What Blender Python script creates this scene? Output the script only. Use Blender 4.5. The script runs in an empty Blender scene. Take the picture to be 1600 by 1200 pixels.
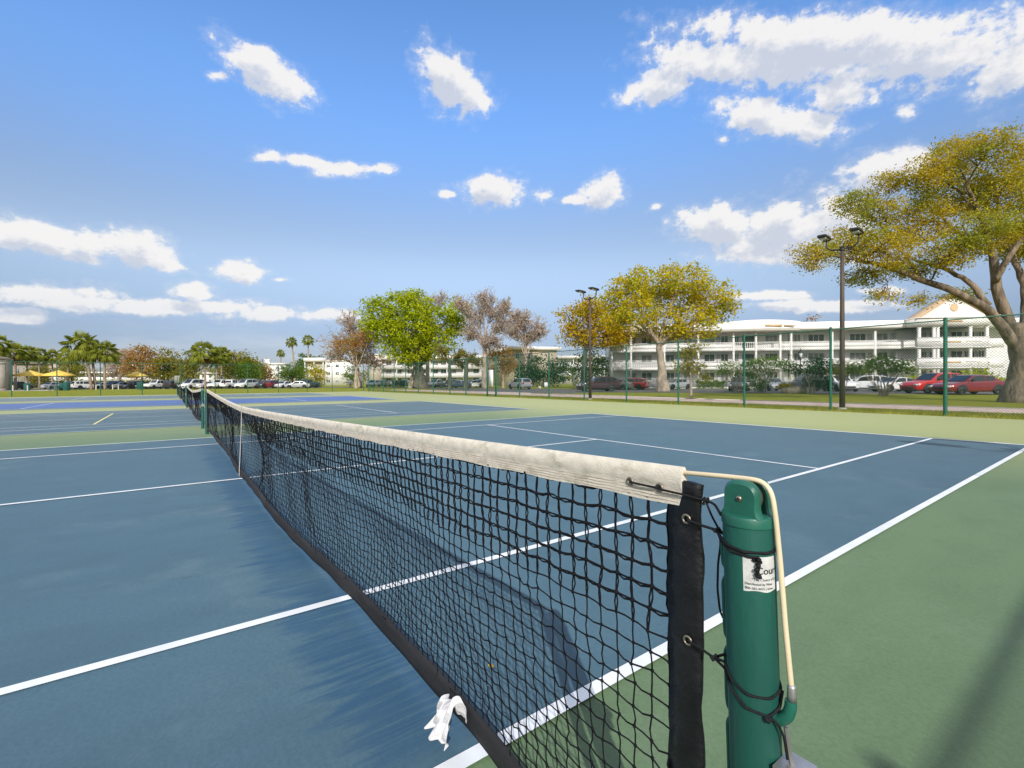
import bpy, math, random
import numpy as np
from math import sin, cos, pi, radians, sqrt
from mathutils import Vector, Matrix
random.seed(7); rng = np.random.default_rng(7)
S = bpy.context.scene; COL = S.collection

# ------------------------------------------------------------------ camera model (solved from the court's lines)
CAM = np.array([6.78192207, -0.733786291, 1.21345079])
YAW, PIT, ROL, FPX = 0.632241478, -6.05575564e-03, -4.77786010e-03, 733.509506
def _axes():
    f = np.array([-cos(YAW)*cos(PIT), sin(YAW)*cos(PIT), sin(PIT)])
    r = np.cross(f, [0, 0, 1.0]); r /= np.linalg.norm(r)
    u = np.cross(r, f); c, s = cos(ROL), sin(ROL)
    return f, c*r + s*u, -s*r + c*u
CF, CR, CU = _axes()
def ray(x, y): return CF + (x-800)/FPX*CR - (y-600)/FPX*CU
def at(x, y, d): return CAM + d*ray(x, y)                 # point seen at pixel x, y at depth d
def gd(x, d, z=0.0):                                       # ground point in pixel column x at depth d
    q = at(x, 596, d); q[2] = z; return q
def onv(x, y, v=0.0):                                      # pixel onto the plane Y = v
    d = ray(x, y); return CAM + (v-CAM[1])/d[1]*d
def gpx(x, y):
    d = ray(x, y); return CAM - CAM[2]/d[2]*d

# ------------------------------------------------------------------ mesh builder
class MB:
    def __init__(s): s.v = []; s.f = []; s.n = 0; s.mi = []
    def add(s, V, F, mi=0):
        V = np.asarray(V, float).reshape(-1, 3)
        if isinstance(F, np.ndarray): s.f.append(F + s.n); s.mi.append(np.full(len(F), mi))
        else:
            by = {}
            for q in F: by.setdefault(len(q), []).append(q)
            for k, l in by.items(): s.f.append(np.array(l) + s.n); s.mi.append(np.full(len(l), mi))
        s.v.append(V); s.n += len(V); return s
    def box(s, c, size, rz=0, mi=0, tap=1.0):
        x, y, z = [a/2 for a in size]
        V = np.array([[-x,-y,-z],[x,-y,-z],[x,y,-z],[-x,y,-z],[-x*tap,-y*tap,z],[x*tap,-y*tap,z],[x*tap,y*tap,z],[-x*tap,y*tap,z]])
        if rz: V = V @ np.array([[cos(rz), sin(rz), 0], [-sin(rz), cos(rz), 0], [0, 0, 1]])
        return s.add(V + np.array(c), [(0,3,2,1),(4,5,6,7),(0,1,5,4),(1,2,6,5),(2,3,7,6),(3,0,4,7)], mi)
    def b2(s, a, b, mi=0):                                 # box from corner to corner
        a = np.array(a, float); b = np.array(b, float)
        return s.box((a+b)/2, np.abs(b-a), 0, mi)
    def tube(s, P, r, n=8, cap=True, mi=0):
        P = np.asarray(P, float); m = len(P)
        r = np.full(m, r) if np.isscalar(r) else np.asarray(r, float)
        T = np.gradient(P, axis=0); T /= np.linalg.norm(T, axis=1)[:, None] + 1e-12
        a = np.array([0, 0, 1.0]) if abs(T[0][2]) < .9 else np.array([1.0, 0, 0])
        N = np.cross(T[0], a); N /= np.linalg.norm(N); V = []
        ang = np.arange(n)*2*pi/n
        for i in range(m):
            N = N - T[i]*(N@T[i]); N /= np.linalg.norm(N) + 1e-12
            B = np.cross(T[i], N)
            V.append(P[i] + r[i]*(np.cos(ang)[:, None]*N + np.sin(ang)[:, None]*B))
        V = np.concatenate(V)
        i, j = np.meshgrid(np.arange(m-1), np.arange(n), indexing='ij'); j2 = (j+1) % n
        s.add(V, np.stack([i*n+j, i*n+j2, (i+1)*n+j2, (i+1)*n+j], -1).reshape(-1, 4), mi)
        if cap and n > 2:
            s.f.append(np.array([list(range(n))[::-1]]) + s.n - m*n); s.mi.append(np.full(1, mi))
            s.f.append(np.array([list(range((m-1)*n, m*n))]) + s.n - m*n); s.mi.append(np.full(1, mi))
        return s
    def segs(s, A, B, r, n=4, mi=0):                       # many straight thin prisms at once
        A = np.asarray(A, float); B = np.asarray(B, float); k = len(A)
        r = np.full(k, r) if np.isscalar(r) else np.asarray(r)
        T = B-A; T /= np.linalg.norm(T, axis=1)[:, None] + 1e-12
        a = np.where(np.abs(T[:, 2:3]) < .9, np.array([[0, 0, 1.0]]), np.array([[1.0, 0, 0]]))
        N = np.cross(T, a); N /= np.linalg.norm(N, axis=1)[:, None] + 1e-12; Bn = np.cross(T, N)
        ang = np.arange(n)*2*pi/n
        off = r[:, None, None]*(np.cos(ang)[None, :, None]*N[:, None] + np.sin(ang)[None, :, None]*Bn[:, None])
        V = np.concatenate([A[:, None]+off, B[:, None]+off], 1).reshape(-1, 3)
        j = np.arange(n); q = np.stack([j, (j+1) % n, (j+1) % n + n, j+n], -1)
        F = (np.arange(k)[:, None, None]*2*n + q[None]).reshape(-1, 4)
        return s.add(V, F, mi)
    def lathe(s, prof, n=16, c=(0, 0, 0), axis='z', mi=0):
        prof = np.asarray(prof, float); m = len(prof); ang = np.arange(n)*2*pi/n
        V = np.stack([prof[:, 0:1]*np.cos(ang), prof[:, 0:1]*np.sin(ang), np.repeat(prof[:, 1:2], n, 1)], -1).reshape(-1, 3)
        if axis == 'y': V = V[:, [0, 2, 1]]*np.array([1, 1, -1])
        if axis == 'x': V = V[:, [2, 0, 1]]
        i, j = np.meshgrid(np.arange(m-1), np.arange(n), indexing='ij'); j2 = (j+1) % n
        return s.add(V+np.array(c), np.stack([i*n+j, i*n+j2, (i+1)*n+j2, (i+1)*n+j], -1).reshape(-1, 4), mi)
    def grid(s, V, closed_u=False, mi=0):                  # V: (m, n, 3)
        V = np.asarray(V, float); m, n = V.shape[:2]
        i, j = np.meshgrid(np.arange(m-1), np.arange(n if closed_u else n-1), indexing='ij'); j2 = (j+1) % n
        return s.add(V.reshape(-1, 3), np.stack([i*n+j, i*n+j2, (i+1)*n+j2, (i+1)*n+j], -1).reshape(-1, 4), mi)
    def poly(s, pts, mi=0): return s.add(pts, [tuple(range(len(pts)))], mi)
    def slab(s, pts2, z0, z1, mi=0):                       # extruded outline
        n = len(pts2); V = [(p[0], p[1], z0) for p in pts2] + [(p[0], p[1], z1) for p in pts2]
        return s.add(V, [tuple(range(n))[::-1], tuple(range(n, 2*n))] + [(i, (i+1) % n, (i+1) % n+n, i+n) for i in range(n)], mi)
    def mesh(s, name, off=None):
        V = np.concatenate(s.v); 
        if off is not None: V = V - np.array(off)
        me = bpy.data.meshes.new(name)
        tot = np.concatenate([np.full(len(f), f.shape[1]) for f in s.f]); lo = np.concatenate([f.ravel() for f in s.f])
        me.vertices.add(len(V)); me.vertices.foreach_set('co', V.astype(np.float32).ravel())
        me.loops.add(len(lo)); me.loops.foreach_set('vertex_index', lo.astype(np.int32))
        me.polygons.add(len(tot)); st = np.concatenate([[0], np.cumsum(tot)[:-1]])
        me.polygons.foreach_set('loop_start', st.astype(np.int32)); me.polygons.foreach_set('loop_total', tot.astype(np.int32))
        me.polygons.foreach_set('material_index', np.concatenate(s.mi).astype(np.int32))
        me.update(calc_edges=True); return me
def obj(name, mb, mat, parent=None, smooth=False, off=None, autosm=None):
    me = mb.mesh(name, off) if isinstance(mb, MB) else mb
    for m in (mat if isinstance(mat, (list, tuple)) else [mat]): me.materials.append(m)
    if smooth:
        me.polygons.foreach_set('use_smooth', np.ones(len(me.polygons), bool))
        if autosm: me.set_sharp_from_angle(angle=radians(autosm))
    o = bpy.data.objects.new(name, me); COL.objects.link(o); o.parent = parent
    return o
def tag(o, label=None, cat=None, group=None, kind=None):
    if label: o['label'] = label
    if cat: o['category'] = cat
    if group: o['group'] = group
    if kind: o['kind'] = kind
    return o
def thing(name, label, cat, loc=(0, 0, 0), rz=0.0, group=None):
    o = bpy.data.objects.new(name, None); COL.objects.link(o); o.empty_display_size = .2
    o.location = [float(a) for a in loc]; o.rotation_euler = (0, 0, rz); return tag(o, label, cat, group)
def kids(o): return [c for c in COL.objects if c.parent == o]
def copy_tree(o, parent=None):
    c = o.copy(); COL.objects.link(c)
    if parent is not None: c.parent = parent
    for ch in kids(o): copy_tree(ch, c)
    return c
def struct(name, mb, mat, smooth=False):
    return tag(obj(name, mb, mat, None, smooth), kind='structure')

# ------------------------------------------------------------------ materials
def newmat(name):
    m = bpy.data.materials.new(name); m.use_nodes = True
    nt = m.node_tree; return m, nt, nt.nodes, nt.links, nt.nodes['Principled BSDF']
def rgba(c): return (c[0], c[1], c[2], 1.0)
def mixc(N, L, fac, a, b):
    x = N.new('ShaderNodeMix'); x.data_type = 'RGBA'
    if isinstance(fac, (int, float)): x.inputs[0].default_value = fac
    else: L.new(fac, x.inputs[0])
    for i, c in ((6, a), (7, b)):
        if isinstance(c, (tuple, list)): x.inputs[i].default_value = rgba(c)
        else: L.new(c, x.inputs[i])
    return x.outputs[2]
def noise(N, L, vec, scale, detail=4, rough=.55):
    n = N.new('ShaderNodeTexNoise'); n.inputs['Scale'].default_value = scale
    n.inputs['Detail'].default_value = detail; n.inputs['Roughness'].default_value = rough
    if vec is not None: L.new(vec, n.inputs['Vector'])
    return n.outputs['Fac']
def ramp(N, L, fac, a, b):
    r = N.new('ShaderNodeMapRange'); r.interpolation_type = 'SMOOTHSTEP'
    r.inputs[1].default_value = a; r.inputs[2].default_value = b; L.new(fac, r.inputs[0]); return r.outputs[0]
def mapping(N, L, vec, scale=(1, 1, 1), loc=(0, 0, 0), rot=(0, 0, 0)):
    m = N.new('ShaderNodeMapping'); m.inputs['Scale'].default_value = scale; m.inputs['Location'].default_value = loc
    m.inputs['Rotation'].default_value = rot; L.new(vec, m.inputs['Vector']); return m.outputs[0]
def math_(N, L, op, a, b=None):
    m = N.new('ShaderNodeMath'); m.operation = op
    for i, c in ((0, a), (1, b)):
        if c is None: continue
        if isinstance(c, (int, float)): m.inputs[i].default_value = c
        else: L.new(c, m.inputs[i])
    return m.outputs[0]
def mat(name, c, rough=.6, var=.15, scale=6.0, bump=0.0, bscale=None, metal=0.0, spec=.5, coat=0.0, c2=None, c2t=(.5, .7), stretch=(1, 1, 1)):
    m, nt, N, L, P = newmat(name)
    tc = N.new('ShaderNodeTexCoord').outputs['Object']; v = mapping(N, L, tc, stretch)
    f = noise(N, L, v, scale, 5)
    col = mixc(N, L, ramp(N, L, f, .3, .7), tuple(x*(1-var) for x in c), tuple(min(1, x*(1+var)) for x in c))
    if c2: col = mixc(N, L, ramp(N, L, noise(N, L, v, scale*.37, 6, .65), *c2t), col, c2)
    L.new(col, P.inputs['Base Color']); P.inputs['Roughness'].default_value = rough; P.inputs['Metallic'].default_value = metal
    P.inputs['Specular IOR Level'].default_value = spec; P.inputs['Coat Weight'].default_value = coat; P.inputs['Coat Roughness'].default_value = .05
    if bump:
        b = N.new('ShaderNodeBump'); b.inputs['Strength'].default_value = bump; b.inputs['Distance'].default_value = .09 if bump >= .8 else .02
        L.new(noise(N, L, v, bscale or scale*4, 5), b.inputs['Height']); L.new(b.outputs[0], P.inputs['Normal'])
    return m
def leafmat(name, c1, c2, c3=None, trans=.45, clump=.5):
    m, nt, N, L, P = newmat(name); N.remove(P); out = N['Material Output']
    g = N.new('ShaderNodeNewGeometry'); tc = N.new('ShaderNodeTexCoord').outputs['Object']
    col = mixc(N, L, g.outputs['Random Per Island'], c1, c2)
    if c3: col = mixc(N, L, ramp(N, L, noise(N, L, tc, clump, 3), .45, .62), col, c3)
    hv = N.new('ShaderNodeHueSaturation'); L.new(col, hv.inputs['Color'])
    r = N.new('ShaderNodeMapRange'); r.inputs[3].default_value = .84; r.inputs[4].default_value = 1.16
    w = N.new('ShaderNodeTexWhiteNoise'); w.noise_dimensions = '1D'; L.new(g.outputs['Random Per Island'], w.inputs['W'])
    L.new(w.outputs['Value'], r.inputs[0]); L.new(r.outputs[0], hv.inputs['Value'])
    d = N.new('ShaderNodeBsdfDiffuse'); t = N.new('ShaderNodeBsdfTranslucent'); x = N.new('ShaderNodeMixShader')
    L.new(hv.outputs[0], d.inputs[0]); L.new(hv.outputs[0], t.inputs[0]); x.inputs[0].default_value = trans
    L.new(d.outputs[0], x.inputs[1]); L.new(t.outputs[0], x.inputs[2]); L.new(x.outputs[0], out.inputs[0]); return m
def courtmat(name, c, c2, stain=None, rough=.62, graze_pale=None, sheen=(1, .93, .70)):
    m, nt, N, L, P = newmat(name); tc = N.new('ShaderNodeTexCoord').outputs['Object']
    big = noise(N, L, tc, .35, 4); mid = noise(N, L, mapping(N, L, tc, (1, .45, 1)), 2.2, 6, .65); fine = noise(N, L, tc, 220, 3)
    col = mixc(N, L, ramp(N, L, big, .3, .7), c, c2)
    col = mixc(N, L, math_(N, L, 'MULTIPLY', ramp(N, L, mid, .38, .72), .75), col, tuple(x*.80 for x in c))
    col = mixc(N, L, math_(N, L, 'MULTIPLY', ramp(N, L, fine, .38, .66), .5), col, tuple(min(1, x*1.4) for x in c))
    col = mixc(N, L, math_(N, L, 'MULTIPLY', ramp(N, L, noise(N, L, tc, 55, 5, .75),   .38, .66), .42), col, tuple(x*.68 for x in c))
    dust = math_(N, L, 'MULTIPLY', ramp(N, L, noise(N, L, tc, .9, 7, .7), .52, .78), .13)
    col = mixc(N, L, dust, col, (.30, .36, .36))
    spots = math_(N, L, 'MULTIPLY', ramp(N, L, noise(N, L, mapping(N, L, tc, (1, .6, 1)), 7, 5, .65), .60, .74), .42)
    col = mixc(N, L, spots, col, tuple(x*.6 for x in c))
    if graze_pale:                                             # paler yellow painted in for grazing-view brightening, towards the fence and between the courts
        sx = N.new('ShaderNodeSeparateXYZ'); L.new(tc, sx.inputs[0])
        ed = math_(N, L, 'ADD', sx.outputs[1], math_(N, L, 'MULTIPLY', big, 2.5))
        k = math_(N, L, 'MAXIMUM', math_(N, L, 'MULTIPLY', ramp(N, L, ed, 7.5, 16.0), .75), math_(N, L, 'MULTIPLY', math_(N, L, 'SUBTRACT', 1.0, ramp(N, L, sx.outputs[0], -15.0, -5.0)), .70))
        col = mixc(N, L, k, col, graze_pale)
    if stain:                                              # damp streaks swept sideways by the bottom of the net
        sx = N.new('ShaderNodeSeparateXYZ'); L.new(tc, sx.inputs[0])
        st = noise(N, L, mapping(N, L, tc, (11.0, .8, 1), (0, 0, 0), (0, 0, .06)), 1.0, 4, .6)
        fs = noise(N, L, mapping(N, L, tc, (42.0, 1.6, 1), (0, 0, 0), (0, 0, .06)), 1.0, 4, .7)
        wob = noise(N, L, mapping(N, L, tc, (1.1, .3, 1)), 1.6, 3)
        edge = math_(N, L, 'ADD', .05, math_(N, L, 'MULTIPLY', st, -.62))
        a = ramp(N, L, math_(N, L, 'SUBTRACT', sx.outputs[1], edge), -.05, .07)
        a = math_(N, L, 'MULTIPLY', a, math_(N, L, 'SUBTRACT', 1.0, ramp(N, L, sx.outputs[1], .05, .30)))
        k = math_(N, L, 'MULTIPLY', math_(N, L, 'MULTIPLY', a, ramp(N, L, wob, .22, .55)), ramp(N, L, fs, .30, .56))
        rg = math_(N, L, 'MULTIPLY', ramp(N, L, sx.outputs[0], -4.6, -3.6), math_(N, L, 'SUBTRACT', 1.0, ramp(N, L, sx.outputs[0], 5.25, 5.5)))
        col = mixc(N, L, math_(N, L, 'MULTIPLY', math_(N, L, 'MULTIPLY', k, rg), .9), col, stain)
    L.new(col, P.inputs['Base Color']); P.inputs['Roughness'].default_value = rough; P.inputs['Specular IOR Level'].default_value = .45
    P.inputs['Diffuse Roughness'].default_value = 1.0; P.inputs['Sheen Weight'].default_value = 1.0; P.inputs['Sheen Roughness'].default_value = .09; P.inputs['Sheen Tint'].default_value = rgba(sheen)   # dusty acrylic lightens at a grazing look
    b = N.new('ShaderNodeBump'); b.inputs['Strength'].default_value = .25; b.inputs['Distance'].default_value = .004
    L.new(noise(N, L, tc, 160, 4), b.inputs['Height']); L.new(b.outputs[0], P.inputs['Normal']); return m
def carpaint(name, c, metal=.3):
    return mat(name, c, .28, .05, 2.0, 0, None, metal, .5, .8)
def grassmat(name, c1, c2, c3, bs=60):
    m, nt, N, L, P = newmat(name); tc = N.new('ShaderNodeTexCoord').outputs['Object']
    col = mixc(N, L, ramp(N, L, noise(N, L, tc, .22, 5, .6), .35, .65), c1, c2)
    col = mixc(N, L, math_(N, L, 'MULTIPLY', ramp(N, L, noise(N, L, tc, 1.3, 5, .7), .5, .7), .7), col, c3)
    col = mixc(N, L, math_(N, L, 'MULTIPLY', ramp(N, L, noise(N, L, tc, 14, 4), .4, .7), .5), col, tuple(x*.55 for x in c1))
    L.new(col, P.inputs['Base Color']); P.inputs['Roughness'].default_value = .9; P.inputs['Specular IOR Level'].default_value = .02
    b = N.new('ShaderNodeBump'); b.inputs['Strength'].default_value = .9; b.inputs['Distance'].default_value = .05
    L.new(noise(N, L, tc, bs, 4), b.inputs['Height']); L.new(b.outputs[0], P.inputs['Normal']); return m

M = {}
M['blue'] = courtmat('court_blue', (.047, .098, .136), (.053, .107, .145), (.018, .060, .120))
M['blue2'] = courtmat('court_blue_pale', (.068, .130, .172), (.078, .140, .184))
M['royal'] = courtmat('court_royal', (.018, .085, .32), (.024, .095, .34))
M['green'] = courtmat('court_green', (.093, .148, .076), (.103, .162, .083), graze_pale=(.34, .36, .15))
M['line'] = mat('line_paint', (.78, .80, .82), .55, .06, 3, .1, 150, c2=(.50, .55, .58), c2t=(.50, .78))

M['yellow_line'] = mat('yellow_line_paint', (.80, .74, .30), .55, .05, 3)
M['grass'] = grassmat('lawn', (.24, .275, .035), (.30, .30, .045), (.40, .31, .09))
M['path'] = mat('path_concrete', (.56, .43, .36), .85, .18, 1.3, .3, 40, c2=(.36, .28, .22))
M['asphalt'] = mat('asphalt', (.12, .11, .105), .85, .2, 1.5, .3, 60)
M['kerb'] = mat('kerb_concrete', (.55, .5, .43), .8, .12, 3)
M['post'] = mat('post_green', (.010, .088, .066), .48, .18, 9, .10, 90, coat=.06, c2=(.030, .125, .095), c2t=(.54, .72), stretch=(1, 1, .22))
def scuff(m, c, scale, stretch, a, b, k):                  # chips and scrapes in the paint
    nt = m.node_tree; N, L = nt.nodes, nt.links; P = N['Principled BSDF']; old = P.inputs['Base Color'].links[0].from_socket
    tc = N.new('ShaderNodeTexCoord').outputs['Object']
    f = math_(N, L, 'MULTIPLY', ramp(N, L, noise(N, L, mapping(N, L, tc, stretch), scale, 6, .7), a, b), k)
    L.new(mixc(N, L, f, old, c), P.inputs['Base Color'])
scuff(M['post'], (.10, .20, .165), 26, (1, 1, .12), .62, .70, .45); scuff(M['post'], (.012, .03, .022), 70, (1, 1, .8), .70, .74, .8)
M['fence'] = mat('fence_green', (.012, .115, .072), .5, .2, 8)
M['wire'] = mat('wire_green', (.02, .095, .07), .55, .2, 3)
M['cap'] = mat('cap_green', (.012, .108, .074), .42, .15, 12, .06, 80, coat=.1, c2=(.03, .14, .10), c2t=(.55, .7))
M['cord'] = mat('black_cord', (.007, .0075, .009), .7, .3, 60, .3, 400, 0, .3)
M['netcord'] = mat('net_cord', (.005, .0055, .007), .8, .3, 40, 0, None, 0, .2)
M['vinyl'] = mat('black_vinyl', (.007, .007, .009), .38, .3, 14, .55, 13, c2=(.012, .012, .014))
M['tape'] = mat('bottom_tape', (.016, .0155, .017), .75, .3, 9, .4, 30, c2=(.030, .028, .029), stretch=(.3, 1, 1))
M['canvas'] = mat('canvas_white', (.72, .66, .56), .9, .08, 40, .25, 260, c2=(.40, .375, .29), c2t=(.50, .74), stretch=(1, 1, 1.6))
M['stitch'] = mat('stitching_thread', (.42, .35, .29), .9, .2, 60)
M['strap'] = mat('strap_white', (.62, .58, .54), .8, .12, 30)
M['cable'] = mat('cable_cream', (.68, .57, .38), .45, .10, 12, 0)
M['steel'] = mat('steel', (.50, .48, .46), .35, .15, 20, 0, None, .8)
M['brass'] = mat('brass_grommet', (.30, .26, .20), .38, .25, 30, 0, None, .85)
M['sticker'] = mat('sticker_white', (.60, .60, .58), .5, .12, 60, c2=(.45, .45, .42), c2t=(.5, .75))
M['ink'] = mat('sticker_ink', (.03, .03, .035), .6, .1, 10)
M['rag'] = mat('rag_cotton', (.60, .60, .615), .9, .06, 20, .3, 90)
M['leafy'] = mat('fallen_leaf_yellow', (.50, .33, .03), .6, .3, 60)
M['lamp'] = mat('lamp_bronze', (.028, .026, .022), .45, .2, 5)
M['lamppole'] = mat('lamp_pole_brown', (.075, .052, .036), .6, .25, 3, .2, 30, stretch=(3, 3, .4))
M['bark'] = mat('bark_grey', (.19, .145, .10), .9, .5, 3.2, 1.0, 7, c2=(.075, .058, .04), stretch=(1, 1, .35))
M['bark_d'] = mat('bark_dark', (.11, .088, .066), .9, .35, 2.0, 1.0, 9, c2=(.2, .165, .12), stretch=(1, 1, .4))
M['bark_p'] = mat('bark_pale', (.37, .30, .23), .9, .35, 2.6, .8, 9, c2=(.20, .16, .12), stretch=(1, 1, .4))
M['palmbark'] = mat('palm_trunk', (.34, .255, .19), .9, .25, 2.5, .8, 14, stretch=(1, 1, 2.5))
M['l_oak'] = leafmat('leaf_oak', (.47, .365, .030), (.55, .42, .035), (.34, .35, .04))
M['l_yel'] = leafmat('leaf_yellow_green', (.54, .43, .02), (.62, .50, .022), (.40, .40, .025))
M['l_amb'] = leafmat('leaf_amber', (.54, .36, .016), (.62, .43, .02), (.40, .33, .02))
M['l_lime'] = leafmat('leaf_lime', (.40, .46, .014), (.50, .54, .018), (.25, .33, .014))
M['l_pink'] = leafmat('leaf_pinkish', (.52, .43, .37), (.60, .51, .45), (.52, .38, .24))
M['l_rust'] = leafmat('leaf_rust', (.42, .21, .07), (.48, .28, .08), (.30, .23, .05))
M['l_olive'] = leafmat('leaf_olive', (.25, .23, .03), (.34, .29, .035), (.17, .18, .025))
M['l_green'] = leafmat('leaf_green', (.12, .20, .022), (.19, .28, .03), (.08, .15, .02))
M['l_dark'] = leafmat('leaf_dark', (.035, .095, .03), (.06, .13, .04), (.025, .07, .025))
M['l_palm'] = leafmat('leaf_palm', (.32, .36, .05), (.46, .48, .10), (.23, .27, .04))
M['l_dead'] = leafmat('frond_dead', (.30, .15, .06), (.24, .12, .05))
M['l_grass'] = leafmat('grass_blade', (.36, .38, .07), (.46, .42, .09), (.26, .30, .05))
M['wallw'] = mat('wall_white', (.78, .765, .745), .8, .03, 1.5)
M['wallg'] = mat('wall_porch', (.76, .75, .745), .85, .04, 1.2)
M['roofw'] = mat('roof_white', (.80, .775, .74), .7, .04, 1.0)
M['trim'] = mat('trim_tan', (.60, .42, .25), .7, .08, 4)
M['wallc'] = mat('wall_cream', (.52, .45, .34), .85, .05, 1.0)
M['wallp'] = mat('wall_peach', (.72, .60, .50), .85, .05, 1.0)
M['wallt'] = mat('wall_taupe', (.30, .27, .225), .85, .08, 2.0)
M['rooft'] = mat('roof_terracotta', (.42, .20, .12), .8, .2, 3.0)
M['glass'] = mat('window_glass', (.13, .145, .15), .12, .25, .9, 0, None, 0, .6)
M['blind'] = mat('window_blind', (.30, .31, .31), .5, .12, 2.0, stretch=(1, 1, 12))
M['doorw'] = mat('door_grey', (.50, .50, .50), .6, .05, 2)
M['tyre'] = mat('tyre_rubber', (.02, .02, .02), .8, .2, 10)
M['rim'] = mat('alloy_rim', (.55, .55, .56), .3, .1, 10, 0, None, .6)
M['cglass'] = mat('car_glass', (.02, .025, .03), .06, .2, 1.0, 0, None, 0, .7)
M['red_l'] = mat('tail_lamp_red', (.35, .01, .012), .2, .1, 5)
M['clear_l'] = mat('head_lamp', (.60, .62, .65), .12, .1, 5)
M['trimb'] = mat('black_plastic', (.018, .018, .02), .6, .2, 5)
M['umb'] = mat('umbrella_yellow', (.80, .56, .10), .7, .06, 3)
M['bin'] = mat('bin_green', (.010, .085, .075), .5, .15, 3)
M['sign'] = mat('sign_white', (.78, .79, .78), .5, .05, 3)
M['planter'] = mat('planter_concrete', (.48, .42, .33), .85, .12, 3, .2)
PAINT = {k: carpaint('paint_'+k, c, m) for k, c, m in [('white', (.74, .74, .73), 0), ('silver', (.46, .47, .48), .5), ('red', (.55, .02, .02), .05),
    ('darkred', (.21, .012, .02), .2), ('maroon', (.045, .014, .024), .3), ('black', (.018, .02, .024), .2), ('grey', (.12, .13, .135), .4), ('blue', (.03, .05, .09), .3), ('teal', (.05, .11, .11), .3)]}
# ------------------------------------------------------------------ sun, sky, camera
SUN_EL, SUN_AZ = radians(31.3), radians(-31)                  # azimuth measured from +X
SD = np.array([cos(SUN_EL)*cos(SUN_AZ), cos(SUN_EL)*sin(SUN_AZ), sin(SUN_EL)])
sl = bpy.data.lights.new('sun', 'SUN'); sl.energy = 4.1; sl.angle = radians(.53); sl.color = (1.0, .955, .885)
so = bpy.data.objects.new('sun', sl); COL.objects.link(so); so.location = (30, -5, 40)
so.rotation_euler = Vector(SD).to_track_quat('Z', 'Y').to_euler()
W = bpy.data.worlds.new('World'); S.world = W; W.use_nodes = True
def build_sky():
    nt = W.node_tree; N, L = nt.nodes, nt.links; N.clear()
    out = N.new('ShaderNodeOutputWorld'); bg = N.new('ShaderNodeBackground'); bg.inputs[1].default_value = .105
    sky = N.new('ShaderNodeTexSky'); sky.sky_type = 'NISHITA'; sky.sun_disc = False
    sky.sun_elevation = SUN_EL; sky.sun_rotation = pi/2 - SUN_AZ; sky.air_density = 1.0; sky.dust_density = .35; sky.ozone_density = 2.2
    tc = N.new('ShaderNodeTexCoord').outputs['Generated']
    def dot(v):
        d = N.new('ShaderNodeVectorMath'); d.operation = 'DOT_PRODUCT'; L.new(tc, d.inputs[0]); d.inputs[1].default_value = v; return d.outputs['Value']
    el = math_(N, L, 'ARCSINE', dot((0, 0, 1)))
    rp = N.new('ShaderNodeValToRGB'); L.new(math_(N, L, 'MULTIPLY', el, 1/.9), rp.inputs[0]); rp.color_ramp.interpolation = 'EASE'   # clear winter air: deeper blue up high, soft haze low
    for k, (e, c) in enumerate(SKYGRADE):
        q = rp.color_ramp.elements[k] if k < 2 else rp.color_ramp.elements.new(e/.9)
        q.position = e/.9; q.color = rgba([x/4 for x in c])
    gm = mixc(N, L, 1.0, (0, 0, 0), (1, 1, 1)); gmx = gm.node; gmx.blend_type = 'MULTIPLY'; L.new(sky.outputs[0], gmx.inputs[6]); L.new(rp.outputs[0], gmx.inputs[7])
    sc = N.new('ShaderNodeVectorMath'); sc.operation = 'SCALE'; sc.inputs['Scale'].default_value = 4.0; L.new(gm, sc.inputs[0]); L.new(sc.outputs[0], bg.inputs[0])
    # clouds live on the sky: masks in azimuth / elevation, outline broken up by noise
    fh = np.array([CF[0], CF[1], 0]); fh /= np.linalg.norm(fh); rh = np.cross(fh, [0, 0, 1])
    def azel(x, y):
        d = ray(x, y); d = d/np.linalg.norm(d); return math.atan2(d@rh, d@fh), math.asin(d[2])
    g = bpy.data.node_groups.new('cloud_field', 'ShaderNodeTree')
    g.interface.new_socket('Vector', in_out='INPUT', socket_type='NodeSocketVector'); g.interface.new_socket('Field', in_out='OUTPUT', socket_type='NodeSocketFloat')
    gn, gl = g.nodes, g.links; gi = gn.new('NodeGroupInput'); go = gn.new('NodeGroupOutput')
    vec = gi.outputs[0]; cur = None
    for x, y, rx, ry, rot in CLOUDS:
        a, e = azel(x, y); a1, e1 = azel(x+rx, y); a2, e2 = azel(x, y-ry)
        mp = gn.new('ShaderNodeMapping'); mp.vector_type = 'TEXTURE'; mp.inputs['Location'].default_value = (a, e, 0)
        mp.inputs['Rotation'].default_value = (0, 0, radians(rot)-math.atan(math.tan(e)*math.tan(a)*cos(e)**2)); mp.inputs['Scale'].default_value = (abs(a1-a)*1.22, abs(e2-e)*1.25, 1); gl.new(vec, mp.inputs[0])
        ln = gn.new('ShaderNodeVectorMath'); ln.operation = 'LENGTH'; gl.new(mp.outputs[0], ln.inputs[0])
        f = math_(gn, gl, 'SUBTRACT', 1.0 if rx > 31 or ry > 18 else .62, ln.outputs['Value'])
        if cur is None: cur = f
        else:
            m = gn.new('ShaderNodeMath'); m.operation = 'SMOOTH_MAX'; gl.new(cur, m.inputs[0]); gl.new(f, m.inputs[1]); m.inputs[2].default_value = .18; cur = m.outputs[0]
    fl = math_(gn, gl, 'MAXIMUM', cur, -1.2)
    nv = mapping(gn, gl, vec, (1, 1.35, 1)); n1 = noise(gn, gl, nv, 13, 8, .62); n2 = noise(gn, gl, nv, 42, 6, .6)
    nn = math_(gn, gl, 'ADD', math_(gn, gl, 'MULTIPLY', math_(gn, gl, 'SUBTRACT', n1, .5), 2.7), math_(gn, gl, 'MULTIPLY', math_(gn, gl, 'SUBTRACT', n2, .5), 1.25))
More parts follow.
